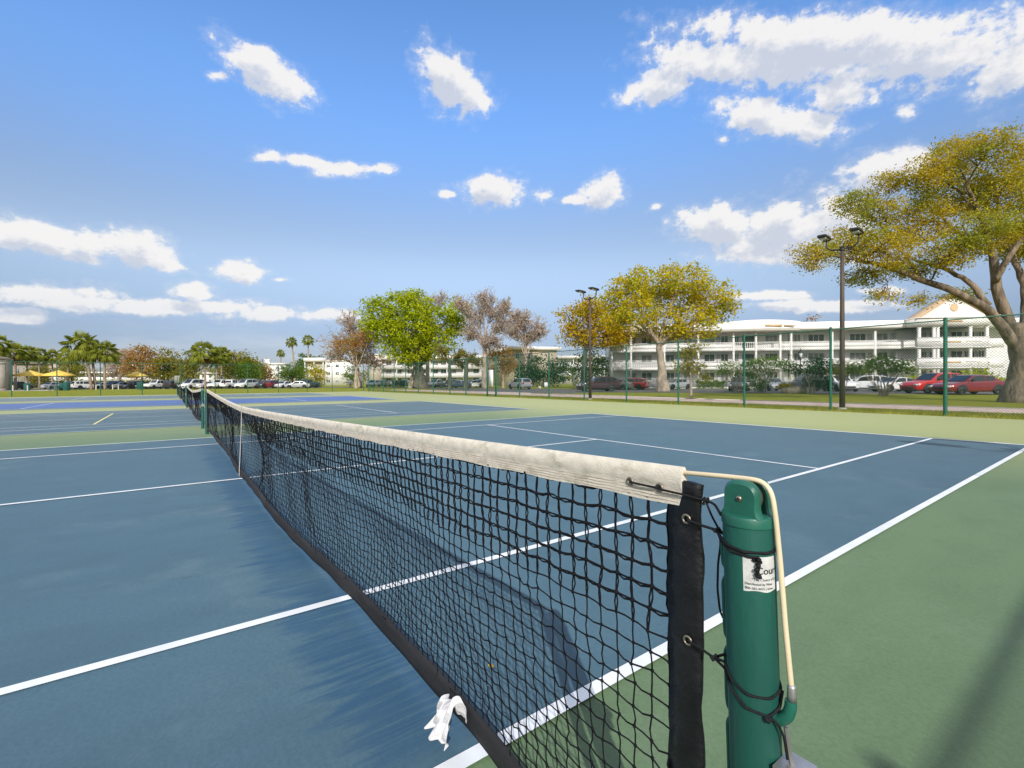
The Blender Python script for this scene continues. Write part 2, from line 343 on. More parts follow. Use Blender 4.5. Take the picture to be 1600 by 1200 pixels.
    gl.new(math_(gn, gl, 'ADD', math_(gn, gl, 'ADD', fl, nn), .16), go.inputs[0])
    az = math_(N, L, 'ARCTAN2', dot(rh), dot(fh))
    cb = N.new('ShaderNodeCombineXYZ'); L.new(az, cb.inputs[0]); L.new(el, cb.inputs[1])
    def field(off):
        q = N.new('ShaderNodeGroup'); q.node_tree = g
        v = N.new('ShaderNodeVectorMath'); v.operation = 'ADD'; L.new(cb.outputs[0], v.inputs[0]); v.inputs[1].default_value = off; L.new(v.outputs[0], q.inputs[0]); return q.outputs[0]
    f0, f1 = field((0, 0, 0)), field((.010, .026, 0))
    dens = math_(N, L, 'MAXIMUM', ramp(N, L, f0, .04, .55), math_(N, L, 'MULTIPLY', ramp(N, L, f0, -.30, .40), .22)); shade = ramp(N, L, f1, .18, .95)
    thin = N.new('ShaderNodeMapRange'); thin.inputs[1].default_value = .02; thin.inputs[2].default_value = .16; L.new(el, thin.inputs[0])   # low clouds seen through more air
    thin.inputs[3].default_value = .55; thin.inputs[4].default_value = .95
    cl = mixc(N, L, math_(N, L, 'MULTIPLY', shade, .95), (.97, .95, .935), (.62, .67, .78))
    veil = math_(N, L, 'MULTIPLY', ramp(N, L, noise(N, L, mapping(N, L, cb.outputs[0], (1.5, 7, 1)), 3.2, 7, .6), .42, .75), math_(N, L, 'SUBTRACT', 1.0, ramp(N, L, el, .02, .17)))
    fac = math_(N, L, 'MAXIMUM', math_(N, L, 'MULTIPLY', dens, thin.outputs[0]), math_(N, L, 'MULTIPLY', veil, .5))
    cl = mixc(N, L, math_(N, L, 'GREATER_THAN', math_(N, L, 'MULTIPLY', veil, .5), math_(N, L, 'MULTIPLY', dens, thin.outputs[0])), cl, (.78, .83, .90))
    bc = N.new('ShaderNodeBackground'); L.new(cl, bc.inputs[0]); bc.inputs[1].default_value = .97
    # broken bright cloud overhead and behind the camera, outside the photograph: it fills the shade
    rgn = math_(N, L, 'MAXIMUM', ramp(N, L, math_(N, L, 'ABSOLUTE', az), 1.1, 1.5), ramp(N, L, el, .76, .95))
    deck = ramp(N, L, noise(N, L, tc, 2.4, 6, .6), .36, .52)
    fac = math_(N, L, 'MAXIMUM', fac, math_(N, L, 'MULTIPLY', math_(N, L, 'MULTIPLY', rgn, deck), .95))
    mx = N.new('ShaderNodeMixShader'); L.new(fac, mx.inputs[0]); L.new(bg.outputs[0], mx.inputs[1]); L.new(bc.outputs[0], mx.inputs[2]); L.new(mx.outputs[0], out.inputs[0])
SKYGRADE = [(0.0, (.45, .47, .70)), (.055, (.62, .62, .80)), (.25, (1.64, 1.42, 1.33)), (.55, (1.62, 2.10, 2.58)), (.9, (1.3, 2.0, 2.6))]
W.cycles.sampling_method = 'MANUAL'; W.cycles.sample_map_resolution = 512
CLOUDS = [(392,98,48,26,-22),(446,140,42,26,-15),(340,118,24,10,0),(690,108,34,30,-20),(716,142,40,34,-10),
 (425,246,26,8,0),(480,252,46,9,-8),(535,264,38,11,0),(595,264,24,11,0),(765,297,42,21,0),(700,303,20,8,0),(940,302,30,20,15),(898,312,32,7,0),(850,305,22,12,0),(1022,324,14,7,20),
 (1035,132,54,26,12),(1110,98,96,32,0),(1255,98,150,42,0),(1430,88,170,36,0),(1575,105,60,44,0),(1310,148,46,24,0),(1290,55,260,30,0),
 (1180,178,58,28,-6),(1255,196,76,20,-3),(1130,218,12,9,0),(1414,175,22,12,-8),(1518,131,14,8,0),(1360,268,40,32,15),(1412,250,48,22,-8),
 (1120,356,56,27,0),(1225,354,100,38,6),(1300,346,64,38,0),(1210,396,100,20,0),(60,366,70,20,-8),(150,380,60,24,0),(210,394,56,20,-8),(252,412,36,11,-15),
 (375,425,36,14,-6),(438,437,24,5,0),(70,458,100,14,-2),(130,474,60,13,-6),(304,458,32,14,0),(300,480,110,11,0),(415,490,60,12,0),(510,492,40,10,0),(20,492,55,10,0),
 (1190,462,66,6,0),(1300,478,110,9,0),(1380,455,46,6,0)]
build_sky()
cd = bpy.data.cameras.new('camera'); co = bpy.data.objects.new('camera', cd); COL.objects.link(co); S.camera = co
cd.sensor_width = 36; cd.lens = FPX/1600*36; cd.clip_start = .05; cd.clip_end = 3000
mw = Matrix.Identity(4)
for i in range(3): mw[i][0], mw[i][1], mw[i][2], mw[i][3] = CR[i], CU[i], -CF[i], CAM[i]
co.matrix_world = mw
S.view_settings.view_transform = 'Standard'; S.view_settings.look = 'None'; S.view_settings.exposure = 0; S.view_settings.gamma = 1
S.cycles.max_bounces = 8; S.cycles.transparent_max_bounces = 16; S.cycles.use_denoising = True
S.cycles.caustics_reflective = False; S.cycles.caustics_refractive = False

# ------------------------------------------------------------------ the ground and the courts
def sheet(name, rects, z, m):
    b = MB()
    for x0, y0, x1, y1 in rects: b.poly([(x0, y0, z), (x1, y0, z), (x1, y1, z), (x0, y1, z)])
    return struct(name, b, m)
b = MB(); b.poly([(-900, -900, -.03), (900, -900, -.03), (900, 900, -.03), (-900, 900, -.03)]); struct('ground', b, M['grass'])
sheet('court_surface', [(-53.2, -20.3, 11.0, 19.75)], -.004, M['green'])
CC = [0.0, -14.55, -29.1, -43.65]                          # the four courts' centre lines
BL, HW, SW, SV = 11.885, 5.485, 4.115, 6.40
for i, c in enumerate(CC):
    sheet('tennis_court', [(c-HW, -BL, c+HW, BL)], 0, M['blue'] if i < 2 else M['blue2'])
    if i == 2: sheet('tennis_court', [(c-SW, -BL, c+SW, BL)], .003, M['royal'])
def court_lines(c, z=.006):
    w = .030; R = []
    for s in (-1, 1):
        R += [(c+s*HW-.03, -BL, c+s*HW+.03, BL), (c+s*SW-w, -BL+.055, c+s*SW+w, BL-.055)]
        R += [(c-HW+.03, s*BL-.05, c+HW-.03, s*BL+.05), (c-SW+w, s*SV-w, c+SW-w, s*SV+w)]
    R += [(c-w, -SV+w, c+w, SV-w)]
    return sheet('court_lines', R, z, M['line'])
for i, c in enumerate(CC): court_lines(c)
pk = CC[1]; w = .028                                       # pickleball lines laid over the second court
sheet('court_lines', [(pk-3.05, s*2.5-w, pk+3.05, s*2.5+w) for s in (-1, 1)], .009, M['yellow_line'])
sheet('court_lines', [(pk+s*3.05-w, -6.6, pk+s*3.05+w, 6.6) for s in (-1, 1)], .008, M['line'])
# footpath beyond the fence, its light edging, the drive, the parking lots
bp = MB(); bp.poly([(40, 23.3, -.02), (40, 26.3, -.02), (-8, 27.2, -.02), (-30, 28.5, -.02), (-62, 29.5, -.02), (-62, 25.5, -.02), (-25, 24.0, -.02), (-8, 23.7, -.02)][::-1]); struct('path', bp, M['path'])
bk = MB()
for a, c in (((40, 26.3), (-8, 27.2)), ((-8, 27.2), (-30, 28.5)), ((-30, 28.5), (-46, 29))):
    a = np.array(a); c = np.array(c); n = np.array([-(c-a)[1], (c-a)[0]]); n = n/np.linalg.norm(n)*(-.28)
    bk.slab([tuple(a), tuple(c), tuple(c+n), tuple(a+n)], -.03, .02)
struct('path_edging', bk, M['kerb'])

# ------------------------------------------------------------------ tennis nets
def head_z(u): return .914 + .142*(np.abs(u)/6.29)**1.35
NR = 21
def net_nodes(us, jit, wind=1.0):
    u = us[:, None]; t = np.linspace(0, 1, NR+1)[None, :]
    ztop = head_z(u) - .062
    ub = np.clip(u, -6.3, 6.3)
    zb = .105 + .015*np.sin(ub*1.7) + .05*np.clip((np.abs(ub)-3.4)/2.4, 0, 1) - .0*ub
    t2 = 1-(1-t)**1.04
    z = ztop*(1-t2) + zb*t2
    yb = .05*np.clip((ub-2.2)/1.6, 0, 1)*np.clip((6.25-ub)/.7, 0, 1) + .045*np.clip((-ub-.4)/1.4, 0, 1)*np.clip((6.2+ub)/1, 0, 1)
    y = yb*t**1.5
    pock = .10*np.exp(-((ub-.85)/.55)**2) + .026*np.exp(-((ub-2.6)/.8)**2) + .035*np.exp(-((ub-4.7)/.7)**2) + .05*np.exp(-((ub+2.4)/1.0)**2) 
    fold = np.sin(pi*np.clip(t*1.05-.05, 0, 1))
    y = y + wind*(pock*fold*(.6+.7*t) + .012*np.sin(ub*4.1+t*3.2)*fold + .010*np.sin(ub*9.3-t*5)*fold*t)
    y = y*np.clip((6.26-ub)/.5, 0, 1)*np.clip((6.26+ub)/.5, 0, 1)
    pin = np.exp(-((ub-.06)/.09)**2); y = y*(1-pin)
    uu = u + (t*0) + .006*np.sin(ub*5+t*4)*t
    P = np.stack([uu, y, z], -1)
    return P + rng.normal(0, jit, P.shape)*np.array([1, 1, 1])
ICO = None
def knots(b, C, r):
    ph = (1+5**.5)/2
    V = np.array([(-1,ph,0),(1,ph,0),(-1,-ph,0),(1,-ph,0),(0,-1,ph),(0,1,ph),(0,-1,-ph),(0,1,-ph),(ph,0,-1),(ph,0,1),(-ph,0,-1),(-ph,0,1)]); V /= np.linalg.norm(V[0])
    F = np.array([(0,11,5),(0,5,1),(0,1,7),(0,7,10),(0,10,11),(1,5,9),(5,11,4),(11,10,2),(10,7,6),(7,1,8),(3,9,4),(3,4,2),(3,2,6),(3,6,8),(3,8,9),(4,9,5),(2,4,11),(6,2,10),(8,6,7),(9,8,1)])
    k = len(C); r = np.asarray(r).reshape(-1, 1, 1)
    VV = (np.asarray(C)[:, None]+V[None]*r).reshape(-1, 3)
    b.add(VV, (np.arange(k)[:, None, None]*12 + F[None]).reshape(-1, 3))
def net_mesh(detail):
    b = MB(); pitch = .042; us = np.arange(-6.255, 6.262, pitch)
    P = net_nodes(us, .0018 if detail else .001); n = len(us)
    thick = np.arange(NR+1) < 6
    near = us > (1.0 if detail else 99)
    def strand(A, B, r, sag, k):
        mid = (A+B)/2 + sag
        b.segs(A, mid, r, k); b.segs(mid, B, r, k)
    for hor in (1, 0):
        A = P[:-1] if hor else P[:, :-1]; B = P[1:] if hor else P[:, 1:]
        rows = np.broadcast_to(np.arange(A.shape[1])[None], A.shape[:2]); cols = np.broadcast_to(np.arange(A.shape[0])[:, None], A.shape[:2])
        tk = (rows <= 5); nr = near[cols]
        far = ~nr; b.segs(A[far], B[far], np.where(tk[far], .0031, .0019), 3)
        sel = nr & ~tk; k = sel.sum()
        if k:
            sg = rng.normal(0, .0022, (k, 3)); sg[:, 2] -= .0022 if hor else 0
            strand(A[sel], B[sel], .0020, sg, 4)
        sel = nr & tk; k = sel.sum()
        if k:
            o = np.array([0, .0, .0022]) if hor else np.array([.0022, 0, 0])
            for s in (-1, 1):
                sg = rng.normal(0, .0012, (k, 3)) + o*s*.62 + np.array([0, s*.001, -.002 if hor else 0])
                strand(A[sel]+o*s*.3, B[sel]+o*s*.3, .0021, sg, 4)
    C = P[near].reshape(-1, 3)
    if len(C): knots(b, C, np.tile(np.where(thick, .0058, .0040), near.sum()))
    return b, P, us
def headband(detail):
    us = np.linspace(-6.29, 6.293, 620 if detail else 90); b = MB()
    pr = np.array([(-.0055,-.064),(-.0060,-.048),(-.0056,-.036),(-.0078,-.031),(-.0092,-.016),(-.0075,-.003),(-.003,.004),(.003,.004),(.0075,-.003),(.0092,-.016),(.0078,-.031),(.0056,-.036),(.006,-.048),(.0055,-.064)])
    zt = head_z(us)
    V = np.zeros((len(us), len(pr), 3)); V[:, :, 0] = us[:, None]; V[:, :, 1] = pr[None, :, 0]; V[:, :, 2] = zt[:, None]+pr[None, :, 1]
    if detail:                                             # puckers where the canvas is gathered on the cable
        for k in range(len(pr)):
            w = math.exp(-((pr[k, 1]+.025)/.011)**2); ph = us*66 + 3*np.sin(us*7.3) + 2*np.sin(us*17.1) - pr[k, 1]*110
            V[:, k, 1] += np.sign(pr[k, 0])*w*(.0026*np.sin(ph)+.0016*np.sin(ph*2.3+1))
            V[:, k, 2] += .0016*np.sin(us*23+k)*(pr[k, 1] < -.05)
    b.grid(V, True)
    n = len(pr); b.poly(V[-1][::-1]); b.poly(V[0]); return b
def btape(P, us):
    Q = P[:, -1]; m = 6; pr = [(-.004, .012), (-.0055, -.02), (-.005, -.05), (-.002, -.078), (.002, -.078), (.005, -.05), (.0055, -.02), (.004, .012)]
    V = np.zeros((len(us), len(pr), 3))
    for k, (y, z) in enumerate(pr):
        V[:, k] = Q; V[:, k, 1] += y + .004*np.sin(us*11+z*30); V[:, k, 2] += z + .002*np.sin(us*6)
    sm = lambda a: np.convolve(np.pad(a, 3, 'edge'), np.ones(7)/7, 'valid')
    for k in range(len(pr)): V[:, k, 1] = sm(V[:, k, 1]); V[:, k, 2] = sm(V[:, k, 2])
    b = MB(); b.grid(V, True); b.poly(V[-1][::-1]); b.poly(V[0]); return b
def vband(u0, u1, z0, z1, th=.0045, n=40):
    zz = np.linspace(z0, z1, n); b = MB(); pr = [(0, -1), (.35, -1.15), (.75, -1), (1, -.6), (1, .6), (.75, 1), (.35, 1.1), (0, 1)]
    V = np.zeros((n, 8, 3))
    for k, (a, s) in enumerate(pr):
        V[:, k, 0] = u0+(u1-u0)*a + .0016*np.sin(zz*21+a*3) + .0009*np.sin(zz*57); V[:, k, 1] = s*th*1.2 + .0020*np.sin(zz*38+a*5)*(.4+a) + .0012*np.sin(zz*90+a*9); V[:, k, 2] = zz + .0015*np.sin(a*9+zz*14)
    b.grid(V, True); b.poly(V[-1][::-1]); b.poly(V[0]); return b
def ring(c, R, r, n=20, k=6):                              # grommet, axis along Y
    a = np.arange(n)*2*pi/n; c = np.array(c); q = np.arange(k)*2*pi/k
    V = np.stack([(R+r*np.cos(q))[None]*np.cos(a)[:, None], np.broadcast_to(r*.7*np.sin(q)[None], (n, k)), (R+r*np.cos(q))[None]*np.sin(a)[:, None]], -1)
    V = np.concatenate([V, V[:1]], 0); return MB().grid(V+c, True)
def make_net(detail, label, cx):
    t = thing('tennis_net', label, 'tennis net', (cx, 0, 0), 0, 'tennis nets across the courts')
    nm, P, us = net_mesh(detail)
    obj('net_mesh', nm, M['netcord'], t); hb = obj('headband', headband(detail), M['canvas'], t, True, autosm=50)
    if detail:
        us_ = np.linspace(-6.28, 6.285, 520); sb = MB()
        for zz, yy in ((-.0405, -.0064), (-.0465, -.0066), (-.0525, -.0064), (-.0585, -.0062)): sb.tube(np.stack([us_, yy+0*us_+.0004*np.sin(us_*300), head_z(us_)+zz+.0006*np.sin(us_*90+zz*900)], -1), .00055, 4)
        obj('stitching', sb, M['stitch'], hb)
    obj('bottom_tape', btape(P, us), M['tape'], t, True)
    for s in (1, -1):
        u0, u1 = (6.264, 6.328) if s > 0 else (-6.32, -6.26)
        sb = obj('side_tape', vband(u0, u1, .045, 1.036 if s > 0 else 1.0), M['vinyl'], t, True)
        if detail and s > 0:
            for x, y in ((1072, 811), (1074, 1001)):
                q = onv(x, y, -.009); obj('grommet', ring((q[0]-cx, -.0085, q[2]), .0070, .0024), M['brass'], sb, True)
            q = onv(1074, 1001, 0); obj('grommet', ring((6.299, -.0085, .35), .0070, .0024), M['brass'], sb, True)
    z0 = .914; b = MB(); V = []
    for y in (-.0115, -.0145): V.append([(.20-.026, y, z0-.005), (.20+.026, y, z0-.005), (-.06+.026, y+.003, .05), (-.06-.026, y+.003, .05)])
    for zz in np.linspace(0, 1, 12): pass
    L_ = np.linspace(0, 1, 14); x = .19-.25*L_; zc = z0+.006-(z0-.03)*L_
    Vg = np.zeros((14, 4, 3))
    for k, (dx, dy) in enumerate(((-.025, -.014), (.025, -.014), (.025, -.011), (-.025, -.011))): Vg[:, k] = np.stack([x+dx, dy+.004*np.sin(L_*5), zc], -1)
    b.grid(Vg, True); b.box((.19, 0, z0+.0065), (.05, .030, .003)); st = obj('center_strap', b, M['strap'], t)
    bb = MB(); bb.box((-.062, -.010, .035), (.03, .014, .03)); bb.tube([(-.062, -.010, .03), (-.062, -.01, -.004)], .006, 8); obj('strap_buckle', bb, M['steel'], st)
    return t
near_net = make_net(True, 'worn tennis net with dirty white headband running from the foreground post, black cord mesh', 0.0)

# white cable over the post pulley
PX = lambda z: 6.437 - .0312*z                             # the near post leans a little towards the net
cab = [(onv(x, y, 0)) for x, y in ((1040, 734), (1069, 738.5), (1130, 744), (1172, 748.5), (1190, 752), (1201, 761), (1207, 776), (1212, 810), (1219, 880), (1227, 980), (1237, 1080))]
def smooth_path(P, n=60):
    P = np.array(P); d = np.concatenate([[0], np.cumsum(np.linalg.norm(np.diff(P, axis=0), axis=1))]); s = np.linspace(0, d[-1], n)
    Q = np.stack([np.interp(s, d, P[:, k]) for k in range(P.shape[1])], -1)
    for _ in range(2): Q[1:-1] = (Q[:-2]+2*Q[1:-1]+Q[2:])/4
    return Q
obj('net_cable', MB().tube(smooth_path(cab, 80), .0040, 10), M['cable'], near_net, True)
cr = MB(); e = np.array(cab[-1]); cr.tube([e+[0, 0, .010], e+[.0002, 0, .006], e+[.0003, 0, -.006], e+[.0003, 0, -.014]], [.0045, .0060, .0066, .0066], 10)
obj('cable_clamp', cr, M['steel'], near_net, True)
# headband grommets and lacing
hbp = [onv(x, y, -.0085) for x, y in ((984, 752), (1030, 762))]
for q in hbp: obj('grommet', ring(q, .0062, .0022), M['brass'], near_net, True)
CD = np.array([CAM[0]-PX(.95), CAM[1], 0]); CD /= np.linalg.norm(CD); CRT = np.array([-CD[1], CD[0], 0])   # from post to camera / to the right
PR = .0368
def onpost(deg, z, off=0.0):
    a = radians(deg); return np.array([PX(z), 0, z]) + (PR+off)*(cos(a)*CD + sin(a)*CRT)
def cord(path, r=.0022, n=40, name='lacing_cord', knot=()):
    b = MB().tube(smooth_path(path, n), r, 7)
    for k, kr in knot:
        k = np.array(k); C = [k + rng.normal(0, kr*.45, 3) for _ in range(7)]; knots(b, C, np.full(7, kr*.62))
    return obj(name, b, M['cord'], near_net, True)
V3 = lambda x, y, v=-.012: onv(x, y, v)
k1, k2, k3 = V3(1102, 781, -.006), V3(1119, 828, -.012), V3(1116, 1028, -.012)
cord([hbp[0]+[0, .006, 0], hbp[0]+[.004, -.005, 0], (hbp[0]+hbp[1])/2+[0, -.006, 0], hbp[1]+[-.003, -.004, 0], hbp[1]+[0, .004, 0]], .0021)
cord([hbp[1], hbp[1]+[.004, -.006, -.001], V3(1068, 773, -.013), V3(1090, 779, -.011), k1, V3(1117, 788, -.008), onpost(-80, .998, .002)], .0021, knot=[(k1, .0048)])
g1 = onv(1072, 811, -.012)
cord([g1+[0, .014, 0], g1, V3(1090, 819), k2, onpost(-85, .962, .003), onpost(-50, .958, .003), onpost(-10, .955, .003), onpost(40, .955, .003), onpost(80, .956, .003), onpost(130, .957, .003), onpost(190, .958, .003), onpost(250, .961, .003), k2+[0, .006, .003]], .0024, 90, knot=[(k2, .0055), (g1+[.006, -.001, -.003], .004)])
cord([k2+[0, .002, 0], onpost(-80, .957, .003), onpost(-40, .951, .003), onpost(0, .949, .003), onpost(20, .950, .004)], .0022, 40)
kk = onpost(18, .946, .006)
cord([kk, kk+[.001, -.001, -.008], kk+[-.002, -.001, -.017], kk+[.003, 0, -.026]], .0026, 14, knot=[(kk, .0055), (kk+[0, -.001, -.011], .005), (kk+[.001, 0, -.022], .0042)])
cord([k1, V3(1112, 806, -.004), V3(1124, 828, .002), V3(1126, 850, .004), V3(1122, 880, .006), V3(1121, 920, .006), V3(1125, 955, .006), V3(1133, 972, .006)], .0018, 50)
g2 = onv(1074, 1001, -.012)
cord([g2+[0, .014, 0], g2, V3(1096, 1014), k3, onpost(-85, .765, .003), onpost(-50, .752, .003), onpost(-10, .742, .003), onpost(35, .741, .003), onpost(75, .748, .003), onpost(130, .760, .003), onpost(200, .768, .003), onpost(262, .772, .003), k3+[0, .006, 0]], .0022, 90, knot=[(k3, .005)])
k4 = onpost(28, .716, .004)
cord([k3, onpost(-80, .756, .003), onpost(-50, .737, .003), onpost(-15, .722, .003), k4, onpost(60, .724, .003), onpost(85, .742, .003)], .0022, 70, knot=[(k4, .0055)])
cord([k4, onpost(40, .712, .008), onpost(55, .69, .010), onpost(60, .655, .012)], .0018, 20)

# ------------------------------------------------------------------ net posts
def arch(w, h, base, n=14, flare=.006):
    pts = [(-w-flare, 0), (-w-flare*.3, .005), (-w, .014)]
    for k in range(n+1):
        a = pi - pi*k/n; pts.append((w*np.sign(cos(a))*abs(cos(a))**.75, h-w*.9+w*.9*sin(a)**.8 if sin(a) > 0 else h-w*.9))
    return pts + [(w, .014), (w+flare*.3, .005), (w+flare, 0)]
def make_post(lean, near, label, loc):
    t = thing('net_post', label, 'net post', loc, 0, 'green net posts')
    X = lambda z: lean*z
    n = 40 if near else 14
    prof = [(PR+.004, -.01), (PR+.004, 0), (PR, .004)] + [(PR, z) for z in np.linspace(.05, .955, 12)] + [(PR, .990)]
    b = MB(); b.lathe(prof, n); V = b.v[0]; V[:, 0] += lean*V[:, 2]; obj('post_tube', b, M['post'], t, True, autosm=40)
    cb = MB(); cb.lathe([(PR+.0002, .9885), (PR+.0016, .9895), (PR+.0018, 1.0015), (PR+.0006, 1.0045), (PR-.006, 1.0065), (.004, 1.007), (.0001, 1.007)], n)
    V = cb.v[0]; V[:, 0] += lean*V[:, 2]
    for y0, y1 in ((-.0265, -.0085), (.0085, .0265)):
        pts = arch(.0262, .0545, 0); m = len(pts); A = np.array([(p[0]+X(1.0), 0, p[1]+1.004) for p in pts])
        rows = []
        for yy, sc in ((y0, .90), (y0+.0035, .975), (y0+.006, 1.0), (y1-.004, 1.0), (y1, .95)):
            Q = A.copy(); Q[:, 0] = X(1.0)+(A[:, 0]-X(1.0))*sc; Q[:, 2] = 1.004+(A[:, 2]-1.004)*(sc if sc < 1 else 1); Q[:, 1] = yy; rows.append(Q)
        cb.grid(np.array(rows)); cb.poly(rows[0][::-1]); cb.poly(rows[-1])
    co_ = obj('post_cap', cb, M['cap'], t, True, autosm=45)
    pb = MB().lathe([(.0001, -.0075), (.022, -.0075), (.022, -.005), (.018, -.003), (.018, .003), (.022, .005), (.022, .0075), (.0001, .0075)], 24, (X(1.03), 0, 1.030), 'y'); obj('pulley', pb, M['steel' if not near else 'brass'], t, True, autosm=40)
    if near:
        sb = MB().lathe([(.0001, -.0022), (.0036, -.0020), (.0046, -.0006), (.0046, .002)], 18, (X(1.03)+.001, -.0268, 1.031), 'y'); obj('pulley_bolt', sb, M['brass'], co_, True)
        s2 = MB().lathe([(.0001, -.0026), (.0022, -.0024), (.0022, .001)], 8, (X(1.03)+.001, -.0269, 1.031), 'y'); obj('bolt_socket', s2, M['trimb'], co_)
    lb = MB()                                              # welded lacing bar, wavy
    rods = [(.955, .905), (.895, .79), (.782, .675), (.668, .55), (.54, .42), (.41, .29), (.28, .16)]
    for z1, z0 in rods:
        x0 = -PR+.002; xo = -PR-.0068
        P = [(x0+X(z1), 0, z1), (xo*.9+x0*.1+X(z1), 0, z1-.006), (xo+X(z1), 0, z1-.016)] + [(xo+X(z), 0, z) for z in np.linspace(z1-.03, z0+.03, 4)] + [(xo+X(z0), 0, z0+.016), (xo*.9+x0*.1+X(z0), 0, z0+.006), (x0+X(z0), 0, z0)]
        lb.tube(smooth_path(P, 24), .0036, 8)
    obj('lacing_bar', lb, M['post'], t, True)
    hb = MB(); z = .717
    P = [(PR-.004+X(z), 0, z-.014), (PR+.006+X(z), 0, z-.008), (PR+.014+X(z), 0, z+.003), (PR+.0175+X(z), 0, z+.016), (PR+.0175+X(z), 0, z+.026)]
    hb.tube(smooth_path(P, 20), np.linspace(.0095, .0080, 20), 12); obj('cable_hook', hb, M['cap'], t, True, autosm=60)
    wb = MB(); wb.box((PR+.020+X(.62), 0, .615), (.04, .05, .07)); wb.lathe([(.0001, -.04), (.014, -.04), (.014, .04), (.0001, .04)], 14, (PR+.024+X(.62), 0, .615), 'y')
    wb.tube([(PR+.010+X(.70), 0, .700), (PR+.014+X(.66), 0, .665), (PR+.022+X(.62), 0, .62)], .0035, 8); obj('winch', wb, M['steel'], t, True, autosm=40)
    return t
near_post = make_post(-.0312, True, 'leaning green steel net post with white sticker at the near end of the net', (6.437, 0, 0))
# sticker with its lettering wrapped on the tube
def pwrap(s, z, off): return onpost(math.degrees(s/PR), z, off) - np.array([6.437, 0, 0])
sb = MB(); ss = np.linspace(-.0085, .042, 22); zz = [.949, .940, .925, .910, .8975]
V = np.array([[pwrap(s, z + .0012*sin(s*190)*(1 if z < .9 else 0), .0006) for s in ss] for z in zz]); sb.grid(V[:, ::-1])
stk = obj('sticker', sb, M['sticker'], near_post, True)
def wrapped_text(txt, size, s0, z0, bold=0.0, parent=None):
    cu = bpy.data.curves.new('text', 'FONT'); cu.body = txt; cu.size = size; cu.offset = bold; cu.resolution_u = 3
    o = bpy.data.objects.new('text', cu); COL.objects.link(o); dg = bpy.context.evaluated_depsgraph_get(); me = bpy.data.meshes.new_from_object(o.evaluated_get(dg))
    bpy.data.objects.remove(o); bpy.data.curves.remove(cu)
    for v in me.vertices:
        s = min(s0+v.co.x, .0475); v.co = pwrap(s, z0+v.co.y, .0011)
    me.name = 'sticker_lettering'; return obj('sticker_lettering', me, M['ink'], parent)
wrapped_text('Courtline', .0150, .0085, .9235, .00022, stk)
wrapped_text('"The Choice of Courts"', .0052, .0030, .9135, .00004, stk)
wrapped_text('Distributed by West', .0048, -.0065, .9070, .00006, stk)
wrapped_text('800-282-4415 | www', .0048, -.0065, .9005, .00006, stk)
far_post = make_post(.0, False, 'green net post at the far end of the first net', (-6.42, 0, 0)); far_post.rotation_euler.z = pi
far_net = make_net(False, 'second tennis net sagging at its strap, on the court behind the first', CC[1])
for k, (u, rz, lab) in enumerate(((CC[1]+6.42, 0, 'nearer green net post of the second court, just behind the first net'), (CC[1]-6.42, pi, 'farther green net post of the second court'),
        (CC[2]+6.42, 0, 'nearer green net post of the royal blue court'), (CC[2]-6.42, pi, 'farther green net post of the royal blue court'),
        (CC[3]+6.42, 0, 'nearer green net post of the last court before the lawn'), (CC[3]-6.42, pi, 'farther green net post of the last court before the lawn'))):
    o = copy_tree(far_post); o.location = (u, 0, 0); o.rotation_euler.z = rz; o['label'] = lab
for c, lab in ((CC[2], 'third tennis net, across the royal blue court'), (CC[3], 'farthest tennis net, tiny, in front of the lawn')):
    o = copy_tree(far_net); o.location.x = c; o['label'] = lab

# ------------------------------------------------------------------ rag on the bottom tape, fallen leaf
def make_rag():
    q = onv(698, 1120, -.01); m, n = 40, 34; V = np.zeros((m, n, 3)); tri = lambda t: 2*abs(t-math.floor(t+.5))
    for i in range(m):
        for j in range(n):
            a = i/(m-1)-.5; c = j/(n-1); s = (c-.58)*.21; w = abs(s)/.12
            f1 = tri(a*1.7+c*.9)-.5; f2 = tri(a*2.9-c*1.9+.3)-.5; f3 = tri(c*2.3+a*1.6)-.5
            x = q[0] + .014 + a*(.078+.05*w) + .012*f3 + .010*f2*w
            if s < 0: y = -.014 - .040*w + .040*f1*w + .020*f2; z = .176 - abs(s)*.78 + .022*f3*(1-w*.5) + .012*f2
            else: y = .010 + .020*w + .016*f1; z = .176 - s*.55 + .016*f3
            z += .040*math.exp(-((a-.40)/.10)**2-((c-.60)/.14)**2)
            V[i, j] = (x, y, max(z, .010+.006*abs(f1)))
    b = MB().grid(V); o = obj('rag', b, M['rag'], None, True); md = o.modifiers.new('solid', 'SOLIDIFY'); md.thickness = .0018; sd = o.modifiers.new('sub', 'SUBSURF'); sd.levels = sd.render_levels = 1
    tag(o, 'crumpled white cloth draped over the bottom tape of the near net', 'cloth')
make_rag()
q = gpx(767, 1044); b = MB(); pts = [(-.018, 0), (-.010, .008), (.002, .010), (.014, .006), (.022, 0), (.012, -.007), (-.002, -.010), (-.012, -.006)]
b.add([(q[0]+.7*a-.3*c, q[1]+.3*a+.8*c, .010+.006*abs(a)*60*.3+.004*sin(c*300)) for a, c in pts]+[(q[0], q[1], .009)], [(i, (i+1) % 8, 8) for i in range(8)])
tag(obj('fallen_leaf', b, M['leafy'], None, True), 'small yellow dead leaf lying on the blue court behind the net', 'leaf')
